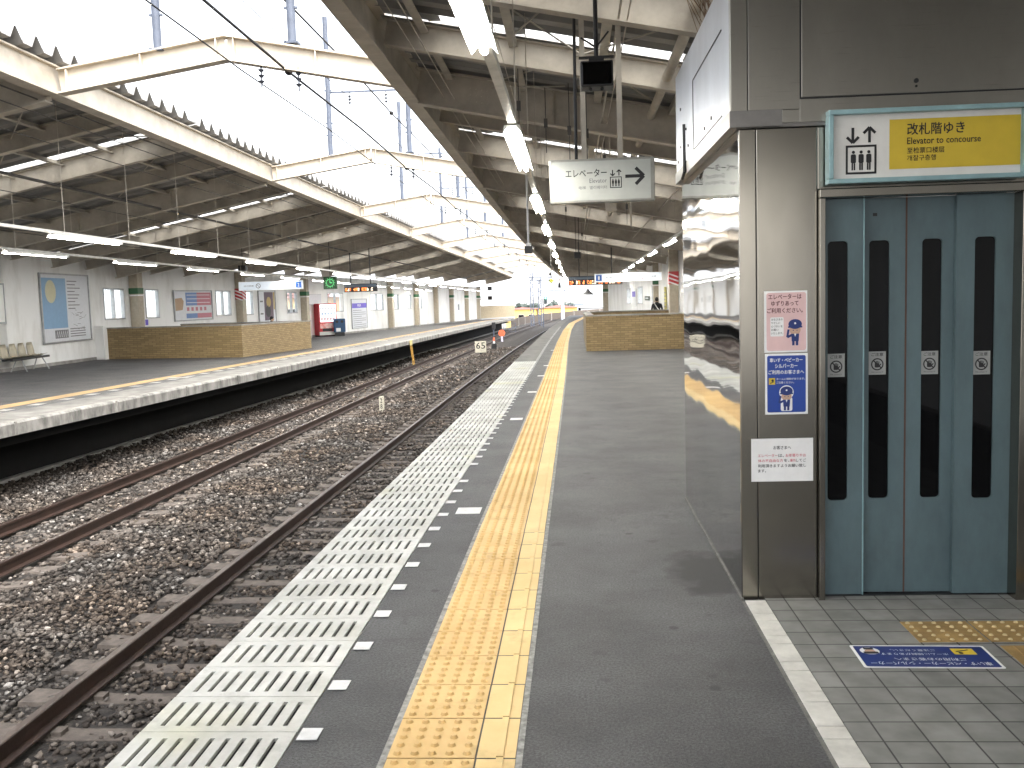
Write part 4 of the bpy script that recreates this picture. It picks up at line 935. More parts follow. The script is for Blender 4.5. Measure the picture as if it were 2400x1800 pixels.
# hanging lift sign, monitor
s = thing('hanging_sign', 'grey white hanging lift sign with a right arrow above the platform', 'sign', (.305, 9.0, F(9)+2.60), -.012)
b = MB(); b.bbox(-.485, .485, -.06, .06, -.20, .20, .008); b.build('casing', pbr('sign_casing', (.36, .36, .33), .4, .4), s)
b = MB(); rect(b, -.462, .448, -.178, .178, -.0612); b.build('face', M['elev_sign'], s)
b = MB(); text_into(b, 'エレベーター', -.335, .045, .035, .105, -.0625, .012)
lift_icon(b, .128, -.075, .108, -.0625); arrow(b, .215, .027, .385, .027, .030, .105, -.0625); b.build('lettering', M['ink'], s)
b = MB(); text_into(b, 'Elevator', -.115, .045, -.022, .018, -.0625, 0); text_into(b, '电梯', -.215, -.150, -.078, -.048, -.0625, 0); text_into(b, '엘리베이터', -.115, .045, -.080, -.048, -.0625, 0); b.build('small_lettering', M['greyink'], s)
for x in (-.160, .175):
    b = MB(); zt = deckR(.305+x, 9)-2.60-.02; b.box(x-.024, x+.024, -.024, .024, .2, zt); b.build('hanger_post', M['purlin'], s)
b = MB(); b.cyl((-.232, -.02, .2), (-.225, -.02, 1.5), .015, 8); b.build('cable_pipe', M['black'], s)
s = thing('monitor', 'black platform monitor box hanging from a dark pole under the near canopy', 'monitor', (.24, 7.8, F(7.8)+3.28))
b = MB(); b.bbox(-.13, .13, -.09, .12, -.10, .10, .015); b.build('casing', M['black'], s)
b = MB(); b.bbox(-.115, .115, -.094, -.088, -.085, .085, .004); b.build('screen', M['darkglass'], s)
b = MB(); b.box(-.14, .14, -.02, .02, .135, .15); b.box(-.06, .06, -.03, .03, .10, .135); b.cyl((0, 0, .15), (0, 0, 1.1), .018, 8); b.cyl((-.12, 0, .3), (0, 0, .22), .008, 6); b.cyl((.10, 0, .34), (0, 0, .22), .008, 6)
for q in (-.05, .04): b.ball((q, -.05, -.115), .016)
b.build('bracket', M['black'], s)
s = thing('camera_box', 'dark box on a white pole hanging at the near canopy edge', 'camera box', (-.90, 20.5, F(20.5)+2.56))
b = MB(); b.bbox(-.085, .085, -.08, .08, 0, .16, .01); b.build('casing', M['black'], s); b = MB(); b.cyl((0, 0, .16), (0, 0, 2.0), .022, 8); b.box(-.06, .06, -.05, .05, .16, .22); b.build('pole', M['white'], s)
s = thing('stop_marker', 'yellow diamond stop marker at the foot of a dark pole hung above the yellow strip', 'marker', (-.465, 22, F(22)+1.94))
b = MB(); b.poly([(0, 0), (.06, .06), (0, .12), (-.06, .06)], -.008, .008); b.build('plate', flat('lime_yellow', (.62, .62, .08)), s)
b = MB(); b.cyl((0, 0, .12), (.01, 0, .93), .012, 8); b.ball((-.02, 0, .22), .035); b.build('pole', M['pipe'], s)
s = thing('loudspeaker', 'small dark speaker at the foot of a thin pole right of the yellow marker', 'speaker', (-.33, 26, F(26)+1.9))
b = MB(); b.cyl((0, 0, 0), (0, 0, .13), .038, 10, .025); b.build('horn', M['black'], s); b = MB(); b.cyl((0, 0, .13), (0, 0, .97), .010, 6); b.build('pole', M['ladder'], s)
s = thing('junction_box', 'dark box hanging from two thin rods under the near canopy before the departure board', 'junction box', (.21, 30, F(30)+2.86))
b = MB(); b.bbox(-.1, .1, -.08, .08, 0, .2, .01); b.build('casing', M['black'], s)
b = MB(); b.cyl((-.05, 0, .2), (-.05, 0, 1.55), .012, 6); b.cyl((.05, 0, .2), (.05, 0, 1.5), .012, 6); b.build('rod', M['pipe'], s)
s = thing('pendant_lamp', 'grey cone shaped shade hanging under the departure board', 'lamp', (.68, 40, F(40)+1.80))
b = MB(); b.cyl((0, 0, 0), (0, 0, .17), .27, 16, .07); b.cyl((0, 0, .17), (0, 0, .24), .07, 12, .05); b.build('shade', pbr('shade_grey', (.20, .20, .20), .6), s); b = MB(); b.cyl((0, 0, .24), (0, 0, 2.1), .008, 6); b.build('cord', M['pipe'], s)
s = thing('loudspeaker', 'dark loudspeaker box under the opposite canopy above the striped pillar', 'speaker', (-12.6, 36, F(36)+3.07))
b = MB(); b.bbox(-.15, .15, -.12, .12, 0, .22, .02); b.build('casing', M['black'], s); b = MB(); b.cyl((0, 0, .22), (0, 0, .95), .015, 6); b.build('rod', M['pipe'], s)
s = thing('roof_box', 'grey slatted box hanging just under the lift sign', 'box', (.62, 14.5, F(14)+2.82))
b = MB(); b.bbox(-.08, .08, -.06, .06, 0, .14, .008)
for q in range(4): b.box(-.07, .07, -.063, -.058, .02+.028*q, .034+.028*q)
b.build('casing', M['beam'], s); b = MB(); b.cyl((0, 0, .14), (0, 0, 1.3), .012, 6); b.build('rod', M['beam'], s)

# platform name / direction signs, boards
def dirsign(x0, x1, y, z0, z1, lab, blue_left):
    s = thing('direction_sign', lab, 'sign', ((x0+x1)/2, y, F(y)+(z0+z1)/2)); w = (x1-x0)/2; h = (z1-z0)/2
    b = MB(); b.bbox(-w, w, -.06, .06, -h, h, .008); b.build('casing', M['white'], s)
    b = MB(); rect(b, -w+.015, w-.015, -h+.015, h-.015, -.0615); b.build('face', M['lamp_sign'], s)
    bx = (-w+.17 if blue_left else w-.17)
    b = MB(); rect(b, bx-.115, bx+.115, -.12, .12, -.0625); b.build('number_square', flat('sign_blue', (.03, .14, .55)), s)
    b = MB(); text_into(b, '1' if blue_left else '2', bx-.035, bx+.035, -.07, .07, -.0635, .02); b.build('numeral', M['white'], s)
    d = 1 if blue_left else -1
    b = MB(); xa, xb = sorted((bx+d*.25, bx+d*1.0)); text_into(b, '方面のりば', xa, xb, -.03, .05, -.0625, 0); xa, xb = sorted((bx+d*1.85, bx+d*2.25)); text_into(b, '終日禁煙', xa, xb, -.03, .04, -.0625, 0); b.build('lettering', M['greyink'], s)
    b = MB(); cx = bx+d*1.66; ring(b, cx, 0, .075, .1, -.0625); bar(b, cx-.06, .06, cx+.06, -.06, .02, -.0629); b.build('no_smoking_mark', M['redink'] if blue_left else M['greyink'], s)
    for x in (-w+.02, w-.02):
        b = MB(); X_ = (x0+x1)/2+x; top = (deckL(X_, y) if X_ < -5 else deckR(X_, y)); b.cyl((x, 0, h), (x, 0, top-(z0+z1)/2), .012, 6); b.build('hanger_rod', M['purlin'], s)
dirsign(.92, 3.57, 38, 2.26, 2.60, 'white backlit direction sign with blue number square at its left, near platform', True)
dirsign(-13.5, -10.85, 38, 2.36, 2.72, 'white backlit direction sign with blue number square at its right, opposite platform', False)
def led(x0, x1, y, z0, z1, lab, seed):
    s = thing('departure_board', lab, 'display board', ((x0+x1)/2, y, F(y)+(z0+z1)/2)); w = (x1-x0)/2; h = (z1-z0)/2
    b = MB(); b.bbox(-w, w, -.08, .08, -h, h, .01); b.build('casing', M['black'], s)
    b = MB(); rect(b, -w+.02, w-.02, h-.15, h-.03, -.0815); b.build('header_strip', flat('board_header', (.10, .13, .17)), s)
    rr = random.Random(seed); b = MB(); g_ = MB(); x = -w+.06
    while x < w-.2:
        ww = rr.uniform(.05, .11); tgt = g_ if rr.random() > .75 else b
        for i in range(3):
            for j in range(3):
                if rr.random() > .25: rect(tgt, x+ww*i/3, x+ww*(i+.75)/3, -h+.05+(h*1.0-.04)*j/3, -h+.05+(h*1.0-.04)*(j+.7)/3, -.0815)
        x += ww+rr.choice((.02, .02, .12))
    b.build('amber_text', flat('led_orange_%d' % seed, (1., .22, .05), .5, .9), s)
    if g_.v: g_.build('pale_text', flat('led_pale_%d' % seed, (1., .75, .55), .5, .9), s)
    for q in (-w*.6, w*.6):
        b = MB(); X_ = (x0+x1)/2+q; top = (deckL(X_, y) if X_ < -5 else deckR(X_, y)); b.cyl((q, 0, h), (q, 0, top-(z0+z1)/2), .03, 8); b.build('hanger_pole', M['pipe'], s)
led(-.13, 2.3, 43, 2.26, 2.67, 'dark departure board with orange characters over the near platform', 3)
led(-10.60, -9.05, 44, 2.29, 2.66, 'dark departure board with orange characters over the opposite platform', 5)
s = thing('platform_clock', 'green square clock panel hanging over the opposite platform', 'clock', (-10.49, 41, F(41)+2.66))
b = MB(); b.bbox(-.29, .29, -.07, .07, -.27, .27, .01); b.build('casing', pbr('clock_green', (.012, .07, .02), .4), s)
b = MB(); ring(b, 0, 0, .15, .165, -.0715); bar(b, 0, 0, 0, .13, .02, -.0720); bar(b, 0, 0, .10, 0, .024, -.0725)
for q in range(12): a = R_(30*q); bar(b, .19*math.cos(a), .19*math.sin(a), .22*math.cos(a), .22*math.sin(a), .018, -.0715)
b.build('dial', flat('clock_light', (.15, .75, .25), .5, .35), s)
b = MB(); b.cyl((0, 0, .27), (0, 0, deckL(-10.49, 41)-2.66), .02, 6); b.build('pole', M['pipe'], s)

# posters on the opposite wall (local x runs along the wall away from the camera)
def poster(y0, y1, z0, z1, lab, name='poster', cat='poster'):
    ym = (y0+y1)/2; p, a = on_left(ym, .012); s = thing(name, lab, cat, (p.x, p.y, p.z+(z0+z1)/2), a)
    d = wdir(WALLP, ym); w = (y1-y0)/2/d.y; h = (z1-z0)/2; t_ = .05
    b = MB()
    for x0, x1, a0, a1 in ((-w, w, -h, -h+t_), (-w, w, h-t_, h), (-w, -w+t_, -h+t_, h-t_), (w-t_, w, -h+t_, h-t_)): b.bbox(x0, x1, -.06, .0, a0, a1, .006)
    b.build('frame', M['alu'], s)
    b = MB(); b.box(-w+t_, w-t_, -.025, 0, -h+t_, h-t_); b.build('sheet', M['paper'], s)
    return s, w-t_, h-t_
s, w, h = poster(28.0, 31.45, .69, 2.89, 'large framed poster with a blue panel and pale oval on the white wall')
b = MB(); rect(b, -w+.06, .02, -h+.42, h-.1, -.027); b.build('blue_panel', M['skyblue'], s)
b = MB(); disc(b, -w*.62, h*.50, .36, -.0285, 24, sx=1.0); b.build('oval', M['cream_print'], s)
b = MB(); rect(b, -w*.55, .02, -h+.10, -h+.36, -.027)
for i in range(9): rect(b, .12, .12+random.uniform(.5, 1.2), h-.2-.11*i, h-.17-.11*i, -.027)
for i in range(16):
    x, z = random.uniform(.3, w-.4), random.uniform(-h*.7, -.05); bar(b, x, z, x+random.uniform(.1, .35), z+random.uniform(-.12, .12), .014, -.027-.0002*i)
for i in range(4): rect(b, .15, 1.3, -h+.12+.08*i, -h+.15+.08*i, -.0272)
b.build('drawing', M['greyink'], s)
b = MB()
for i in range(6): bar(b, -w*.5+.14*i, -h+.13, -w*.5+.07+.14*i, -h+.33, .02, -.0282); bar(b, -w*.5+.12+.14*i, -h+.13, -w*.5+.07+.14*i, -h+.30, .02, -.0286)
b.build('lettering', M['paper'], s)
s, w, h = poster(38.0, 41.15, 1.2, 2.49, 'wide framed poster with blue and rose blocks on the white wall')
b = MB(); rect(b, -w*.42, w*.18, h*.0, h-.05, -.027); rect(b, -w*.42, w*.18, -h+.06, -h+.26, -.027); b.build('blue_block', M['pblue'], s)
b = MB(); rect(b, w*.18, w-.04, h*.0, h-.05, -.027); rect(b, w*.18, w-.04, -h+.06, -h+.26, -.027); b.build('rose_block', M['pred'], s)
b = MB()
for i in range(3): rect(b, -w*.36, w*.9, h*.18+.16*i, h*.22+.16*i, -.0285)
b.build('lettering', M['white'], s)
b = MB(); b.plate([(-w+.05, -h*.35), (-w*.6, -h*.3), (-w*.52, h*.3), (-w*.62, h*.55), (-w+.05, h*.5)], -.027); b.build('face_shape', M['tan'], s)
b = MB()
for i in range(5): rect(b, -w*.38+.36*i, -w*.38+.36*i+.2, -h*.38, -h*.12, -.027)
b.build('small_blocks', M['pred'], s)
s, w, h = poster(45.7, 47.65, .93, 2.55, 'tall framed poster with dark violet centre beside the hanging direction sign')
b = MB(); rect(b, -w*.35, w*.75, -h*.9, h*.95, -.027); b.build('dark_picture', flat('picture_plum', (.10, .06, .09)), s)
b = MB(); rect(b, w*.78, w*.95, -h*.2, h*.95, -.027); disc(b, w*.2, h*.3, .26, -.0285, 12); b.build('gold_strip', flat('picture_gold', (.45, .32, .10)), s)
b = MB(); disc(b, w*.1, -h*.3, .3, -.0285, 10); b.build('dark_shape', M['ink'], s)
b = MB(); rect(b, -w*.85, -w*.5, h*.3, h*.4, -.027); rect(b, -w*.85, -w*.5, -h*.5, -h*.4, -.027); b.build('caption', M['greyink'], s)
s, w, h = poster(58.7, 61.8, .25, 2.15, 'white timetable board with violet header on the opposite wall', 'timetable_board', 'board')
b = MB(); rect(b, -w, w, h*.40, h*.74, -.027); b.build('header', M['violet'], s)
b = MB(); text_into(b, '時刻表', -.35, .35, h*.48, h*.68, -.0285, .01); b.build('lettering', M['white'], s)
b = MB()
for i in range(9): rect(b, -w*.85, w*.85 if i % 3 else w*.3, h*.22-.13*i, h*.22-.13*i+.03, -.027)
b.build('rows', M['greyink'], s)
p, a = on_left(37.2, .3)
b = MB()
s = thing('notice_stand', 'small white notice with blue print on the wall below the second window', 'notice', (WL(35.9)+.05, 35.9, F(35.9)+1.2), on_left(35.9)[1])
b = MB(); b.box(-.17, .17, -.02, 0, -.14, .16); b.build('sheet', M['white'], s); b = MB(); rect(b, -.1, .1, -.1, .12, -.0215); b.build('print', M['violet'], s)
s = thing('wall_board', 'blank pale board on the wall behind the vending machine', 'board', (WL(52.6)+.03, 52.6, F(52.6)+2.1), on_left(52.6)[1])
b = MB(); b.bbox(-1.1, 1.1, -.03, 0, -.28, .28, .008); b.build('sheet', M['paper'], s); b = MB(); b.box(-1.13, 1.13, -.035, -.005, .28, .30); b.box(-1.13, 1.13, -.035, -.005, -.30, -.28); b.build('rim', M['alu'], s)

def on_right(y, off):
    d = wdir(WALLR, y); n = Vector((-d.y, d.x, 0)); p = Vector((WR(y), y, F(y)))+n*off; return p, math.atan2(-d.y, -d.x)
p, a = on_right(60.3, .03); s = thing('timetable_board', 'white board with violet band between the windows of the near platform wall', 'board', (p.x, p.y, p.z+1.75), a)
b = MB(); b.bbox(-1.1, 1.1, -.05, 0, -.55, .55, .008); b.build('sheet', M['white'], s); b = MB(); rect(b, -1.0, 1.0, .0, .34, -.0515); b.build('header', M['violet'], s)
p, a = on_right(44.6, .03); s = thing('yellow_notice', 'tall yellow notice on the wall beside the red striped pillar, near platform', 'notice', (p.x, p.y, p.z+1.5), a)
b = MB(); b.bbox(-.55, .55, -.03, 0, -.6, .6, .008); b.build('sheet', pbr('notice_yellow', (.62, .55, .16), .6), s)
b = MB()
for q in range(5): rect(b, -.4, .4, .3-.16*q, .36-.16*q, -.0315)
b.build('print', M['greyink'], s)
p, a = on_right(53.4, .03); s = thing('dark_plate', 'small dark sign plate on the wall left of the standing person', 'sign', (p.x, p.y, p.z+1.62), a)
b = MB(); b.bbox(-1.0, 1.0, -.04, 0, -.12, .12, .008); b.build('plate', pbr('plate_dark', (.03, .05, .04), .5), s); b = MB(); rect(b, -.7, .7, -.03, .03, -.0415); b.build('print', M['white'], s)

# vending machine, recycling bin, benches
s = thing('vending_machine', 'red drink vending machine with lit white display on the opposite platform', 'vending machine', (-13.95, 52.9, F(52.9)), R_(42))
b = MB(); b.bbox(-.56, .56, -.38, .38, .08, 1.86, .02); b.build('cabinet', M['red'], s)
b = MB(); rect(b, -.48, .50, .82, 1.80, -.3815); b.build('display_window', flat('vending_display', (.9, .92, .95), .3, .35), s)
for row in range(3):
    bt_ = MB(); cp = MB()
    for i in range(10):
        x = -.42+.094*i; z = .92+.29*row; bt_.cyl((x, -.395, z), (x, -.395, z+.15), .03, 8); cp.cyl((x, -.395, z+.15), (x, -.395, z+.19), .014, 6)
    bt_.build('bottle_row', [pbr('cans_a', (.35, .08, .06)), pbr('cans_b', (.10, .22, .40)), pbr('cans_c', (.30, .30, .34))][row], s); cp.build('caps', M['white'], s)
b = MB(); rect(b, -.5, .5, .47, .74, -.3815); b.build('advert_panel', pbr('vending_advert', (.55, .08, .07), .4, var=.3, scale=5, col2=(.7, .6, .55)), s)
b = MB(); b.bbox(-.36, .24, -.4, -.38, .30, .46, .01); b.box(.34, .46, -.39, -.38, .5, .75); b.build('delivery_slot', M['black'], s)
b = MB(); b.box(-.55, .55, -.36, .36, 0, .08); b.build('plinth', M['black'], s); b = MB(); rect(b, -.56, .56, .09, .28, -.3812); b.build('kick_plate', M['elev_sign'], s)
s = thing('recycling_bin', 'blue recycling bin with white label beside the red vending machine', 'bin', (-13.15, 53.0, F(53)), R_(15))
b = MB(); b.bbox(-.33, .33, -.28, .28, .22, .98, .05); b.build('body', pbr('bin_blue', (.015, .07, .17), .4), s); b = MB(); b.bbox(-.27, .27, -.25, .25, 0, .22, .03); b.build('base', M['black'], s)
b = MB(); b.cyl((-.14, -.29, .82), (-.14, -.281, .82), .08, 14); b.cyl((.14, -.29, .82), (.14, -.281, .82), .08, 14); b.build('opening', M['black'], s)
b = MB(); rect(b, -.2, .05, .26, .46, -.2815); b.build('paper_label', M['white'], s)
def bench(n, loc, rz, lab):
    s = thing('platform_bench', lab, 'bench', loc, rz, 'seat benches')
    L_ = n*.5
    b = MB(); b.bbox(-L_+.25, .42, -.16, -.06, .34, .40, .01); b.bbox(-L_+.25, .42, .08, .15, .34, .40, .01); b.build('rail', M['black'], s)
    for i in range(2):
        x = (.1, -L_+.9)[i]
        for yy in (-.24, .22):
            b = MB(); b.cyl((x, yy*.3, .36), (x+(.06 if i == 0 else -.06), yy, 0), .018, 8); b.build('leg', M['alu'], s)
    for i in range(n):
        x = -.5*i; b = MB(); pts = [(-.20, .46), (-.10, .425), (.12, .42), (.18, .45), (.215, .55), (.235, .68), (.245, .80)]
        hw = [.19, .20, .21, .205, .20, .19, .15]; vs = []
        for (yy, z), h_ in zip(pts, hw):
            for q in (-1, -.5, 0, .5, 1): vs.append((x+q*h_, yy-(.03*q*q if z > .46 else 0), z+.018*q*q*(1 if z < .47 else 0)))
        m_ = len(vs); vs2 = [(a, c+.014, d-.014) for a, c, d in vs]
        fs = []
        for r_ in range(len(pts)-1):
            for q in range(4): k_ = r_*5+q; fs.append((k_, k_+1, k_+6, k_+5)); fs.append((m_+k_, m_+k_+5, m_+k_+6, m_+k_+1))
        for r_ in range(len(pts)-1):
            for q in (0, 4): k_ = r_*5+q; fs.append((k_, k_+5, m_+k_+5, m_+k_))
        for q in range(4):
            fs.append((q, m_+q, m_+q+1, q+1)); k_ = (len(pts)-1)*5+q; fs.append((k_, k_+1, m_+k_+1, m_+k_))
        b.add(vs+vs2, fs, True); b.build('seat', pbr('seat_shell_%d' % i, (.40, .36, .27), .45), s)
    return s
p, a = on_left(26.7, .45); bench(4, (p.x, p.y, p.z), a, 'row of beige moulded seats on a black rail against the white wall')
p, a = on_left(46.6, .45); bench(3, (p.x, p.y, p.z), a, 'row of seats behind the brick parapet where a person sits')

# ---------------------------------------------------------------- people
def skin_body(name, verts, edges, mat, parent, root=0, sub=2):
    bm = bmesh.new(); ly = bm.verts.layers.skin.verify(); vs = []
    for i, (co, r) in enumerate(verts):
        v = bm.verts.new(co); v[ly].radius = r if isinstance(r, tuple) else (r, r); v[ly].use_root = (i == root); vs.append(v)
    for a, b_ in edges: bm.edges.new((vs[a], vs[b_]))
    me = bpy.data.meshes.new(name); bm.to_mesh(me); bm.free()
    o = bpy.data.objects.new(name, me); COL.objects.link(o)
    o.modifiers.new('skin', 'SKIN').use_smooth_shade = True; o.modifiers.new('sub', 'SUBSURF').levels = sub
    dg = bpy.context.evaluated_depsgraph_get(); dg.update(); m2 = bpy.data.meshes.new_from_object(o.evaluated_get(dg)); m2.name = name
    o.modifiers.clear(); o.data = m2; m2.materials.clear(); m2.materials.append(mat); o.parent = parent
    return o
cloth = pbr('dark_navy_cloth', (.018, .020, .028), .85); hair = pbr('black_hair', (.012, .011, .011), .6)
def head(parent, z, y=0):
    b = MB(); b.ball((0, y, z), .095, 16, (.82, 1.0, 1.22)); b.ball((0, y-.095, z-.01), .016, 8, (1, 1.2, 1.4))
    for q in (-1, 1): b.ball((q*.08, y+.005, z-.01), .026, 8, (.4, .8, 1.2)); b.ball((q*.032, y-.082, z+.012), .011, 8)
    b.box(-.022, .022, y-.089, y-.084, z-.052, z-.046); b.build('head', M['skin'], parent)
    b = MB(); b.ball((0, y+.018, z+.032), .105, 16, (.86, 1.0, 1.12)); b.build('hair', hair, parent)
def hand(s, x, y, z, sg):
    V = [((x, y, z), .030), ((x, y-.01, z-.07), .034)]; E_ = [(0, 1)]
    for q in range(4): k_ = len(V); V += [((x-.004*sg, y-.032+.02*q, z-.11), .010), ((x-.012*sg, y-.034+.021*q, z-.15-.012*(q in (1, 2))), .008)]; E_ += [(1, k_), (k_, k_+1)]
    k_ = len(V); V += [((x-.01*sg, y-.05, z-.06), .011), ((x-.02*sg, y-.07, z-.095), .009)]; E_ += [(0, k_), (k_, k_+1)]
    skin_body('hand', V, E_, M['skin'], s, 0, 1)
s = thing('person', 'person in dark clothes standing with back turned and a pale shoulder strap, near platform', 'person', (4.0, 45.2, F(45.2)), R_(165))
V = [((0, 0, .90), (.15, .11)), ((0, 0, 1.10), (.145, .11)), ((0, .01, 1.27), (.17, .12)), ((0, .01, 1.36), (.08, .07)), ((0, -.01, 1.44), .05),
     ((-.09, 0, .84), .09), ((-.10, -.02, .47), .06), ((-.10, .01, .09), .045), ((-.10, -.14, .04), .04), ((.09, 0, .84), .09), ((.10, -.02, .47), .06), ((.10, .01, .09), .045), ((.10, -.14, .04), .04),
     ((-.19, .01, 1.29), .06), ((-.25, .02, 1.04), .047), ((-.25, -.06, .82), .036), ((.19, .01, 1.29), .06), ((.25, .02, 1.04), .047), ((.24, -.08, .83), .036)]
skin_body('body', V, [(0, 1), (1, 2), (2, 3), (3, 4), (0, 5), (5, 6), (6, 7), (7, 8), (0, 9), (9, 10), (10, 11), (11, 12), (2, 13), (13, 14), (14, 15), (2, 16), (16, 17), (17, 18)], cloth, s)
head(s, 1.50, -.01); hand(s, -.25, -.06, .80, -1); hand(s, .24, -.08, .81, 1)
b = MB()
for q in (-1, 1):
    pts = [(.13, .0, 1.40), (.07, .13*q, 1.30), (-.06, .155*q, 1.10), (-.20, .09*q, .96)]
    for a_, c_ in zip(pts[:-1], pts[1:]): b.beam(a_, c_, .012, .035)
b.build('strap', M['white'], s)
s2 = thing('shoulder_bag', 'dark teal bag hanging at the standing person\'s side', 'bag', (4.0-.42, 45.15, F(45.2)+.62), R_(165))
b = MB(); b.bbox(-.24, .24, -.11, .11, 0, .40, .05); b.build('body', pbr('teal_cloth', (.01, .05, .055), .8), s2)
b = MB(); b.tube([(-.22, 0, .38), (-.25, 0, .42), (-.36, .04, .5)], .012); b.build('handle', M['black'], s2)
p, a = on_left(46.35, .38)
s = thing('person', 'seated person whose dark hair shows above the brick parapet opposite', 'person', (p.x, p.y, p.z), a+R_(0))
V = [((0, .05, .52), (.15, .12)), ((0, .06, .72), (.15, .11)), ((0, .03, .92), (.16, .11)), ((0, .01, 1.0), (.07, .06)), ((0, -.01, 1.06), .05),
     ((-.10, -.02, .50), .085), ((-.12, -.40, .50), .065), ((-.12, -.42, .10), .045), ((-.12, -.55, .04), .04), ((.10, -.02, .50), .085), ((.12, -.40, .50), .065), ((.12, -.42, .10), .045), ((.12, -.55, .04), .04),
     ((-.19, .02, .93), .058), ((-.23, -.02, .70), .046), ((-.14, -.24, .62), .036), ((.19, .02, .93), .058), ((.23, -.02, .70), .046), ((.14, -.24, .62), .036)]
skin_body('body', V, [(0, 1), (1, 2), (2, 3), (3, 4), (0, 5), (5, 6), (6, 7), (7, 8), (0, 9), (9, 10), (10, 11), (11, 12), (2, 13), (13, 14), (14, 15), (2, 16), (16, 17), (17, 18)], cloth, s)
head(s, 1.11, -.03); hand(s, -.13, -.27, .64, -1); hand(s, .13, -.27, .64, 1)

# ---------------------------------------------------------------- trackside things
def local(y, x, z): return (x, y, F(y)+z)
s = thing('speed_sign', 'square white speed sign reading 65 standing between the tracks', 'sign', local(51.4, -5.02, -1.24))
b = MB(); b.bbox(-.31, .31, -.02, .02, .17, .79, .01); b.build('plate', M['dirtywhite'], s)
for t_, a_, c_ in (('6', -.24, -.02), ('5', .03, .25)):
    b = MB(); text_into(b, t_, a_, c_, .38, .72, -.0215, .02); b.build('numeral', M['ink'], s)
b = MB(); b.box(-.05, .05, -.012, .03, 0, .17); b.build('post', M['black'], s)
s = thing('marker_post', 'short white numbered post standing in the ballast between the tracks', 'post', local(24.5, -5.05, -1.26))
b = MB(); b.bbox(-.06, .06, -.06, .06, 0, .44, .012); b.build('post', M['dirtywhite'], s)
for t_, z_ in (('2', .27), ('8', .12)):
    b = MB(); text_into(b, t_, -.027, .027, z_, z_+.125, -.0612, .02); b.build('numeral', M['ink'], s)
s = thing('ground_signal', 'low black ground signal with orange cap standing just past the speed sign', 'signal', local(57.5, -4.79, -1.25))
b = MB(); b.bbox(-.16, .16, -.14, .14, 0, .42, .02); b.build('casing', M['black'], s); b = MB(); b.cyl((0, 0, .42), (0, 0, .58), .07, 10); b.build('neck', M['white'], s); b = MB(); b.cyl((0, 0, .58), (0, 0, .80), .085, 10, .05); b.build('cap', M['orange'], s)
s = thing('round_marker', 'orange red round marker on a short white post farther along the tracks', 'marker', local(71.2, -5.32, -1.25))
b = MB(); b.cyl((0, -.03, .62), (0, .03, .62), .26, 18); b.build('disc', M['orange'], s); b = MB(); b.cyl((0, .0, 0), (0, 0, .38), .09, 10, .07); b.build('post', flat('pale_lilac', (.55, .53, .66)), s)
s = thing('track_ladder', 'yellow steel ladder from the tracks up to the opposite platform edge', 'ladder', local(43, EL(43)+.06, -1.27))
b = MB()
for q in (-.17, .17): b.cyl((-.02, q, 1.02), (.10, q, 0), .022, 8)
for i in range(4): z = .15+.24*i; x = .10-.12*z; b.cyl((x, -.17, z), (x, .17, z), .016, 6)
b.build('rungs', M['ladder'], s); b = MB(); b.box(-.02, .01, -.28, .28, 1.03, 1.275); b.build('edge_plate', pbr('faded_yellow', (.55, .47, .20), .7), s)
s = thing('end_signal', 'small dark signal box at the far tip of the opposite platform', 'signal', local(80, -6.65, -1.25))
b = MB(); b.box(-.05, .05, -.05, .05, 0, .7); b.build('post', M['galv'], s); b = MB(); b.bbox(-.16, .16, -.1, .1, .7, 1.3, .03); b.build('head', M['black'], s)
s = thing('wire_mesh_gate', 'small wire gate beside the far tip of the opposite platform', 'gate', local(92, -6.1, -1.25))
b = MB()
for x in (-.6, 0, .6): b.cyl((x, 0, 0), (x, 0, .95), .025, 6)
for z in (.1, .5, .95): b.cyl((-.6, 0, z), (.6, 0, z), .018, 6)
for q in range(9): b.cyl((-.54+.135*q, 0, .1), (-.54+.135*q, 0, .95), .007, 4)
b.build('mesh_frame', M['galv'], s)
def lattice(x, y, h, lab, arms, z0=-1.3):
    s = thing('overhead_mast', lab, 'mast', local(y, x, z0)); b = MB(); w = .17
    for i in (-1, 1):
        for j in (-1, 1): b.beam((i*w, j*w, 0), (i*w, j*w, h), .10, .10)
    n = int(h/.5)
    for q in range(n):
        sg = 1 if q % 2 else -1
        for j in (-1, 1): b.beam((-w*sg, j*w, q*.5), (w*sg, j*w, q*.5+.5), .06, .06); b.beam((j*w, -w*sg, q*.5), (j*w, w*sg, q*.5+.5), .06, .06)
    b.build('lattice', M['galv'], s)
    for z, a, c in arms:
        b = MB(); b.beam((a, 0, z), (c, 0, z), .09, .10); b.build('arm', M['galv'], s)
        for q in (.15, .85):
            x_ = a+(c-a)*q; b = MB(); b.cyl((x_, 0, z), (x_, 0, z-.4), .05, 8); b.build('insulator', M['insul'], s)
    return s
lattice(-4.85, 116, 6.6, 'grey lattice overhead mast, left one of the far pair', [(6.0, -.4, 2.6)])
lattice(-4.0, 119, 6.0, 'grey lattice overhead mast right behind its pair, carrying a cross arm', [(5.7, -.6, 3.6), (4.4, -.5, 3.8)])
s = thing('overhead_mast', 'pale concrete overhead pole by the far end of the near platform', 'mast', local(116, -1.15, -1.3)); b = MB(); b.cyl((0, 0, 0), (0, 0, 5.6), .24, 12, .17)
b.build('pole', pbr('pale_pole', (.55, .56, .60), .8), s)
b = MB()
for q in range(8): b.box(-.26, .26, -.02, .02, 1+.55*q, 1.05+.55*q)
b.build('step_bolts', M['galv'], s)
s = thing('railway_signal', 'dark railway signal head with a green light on a thin mast', 'signal', local(112, -3.1, -1.3))
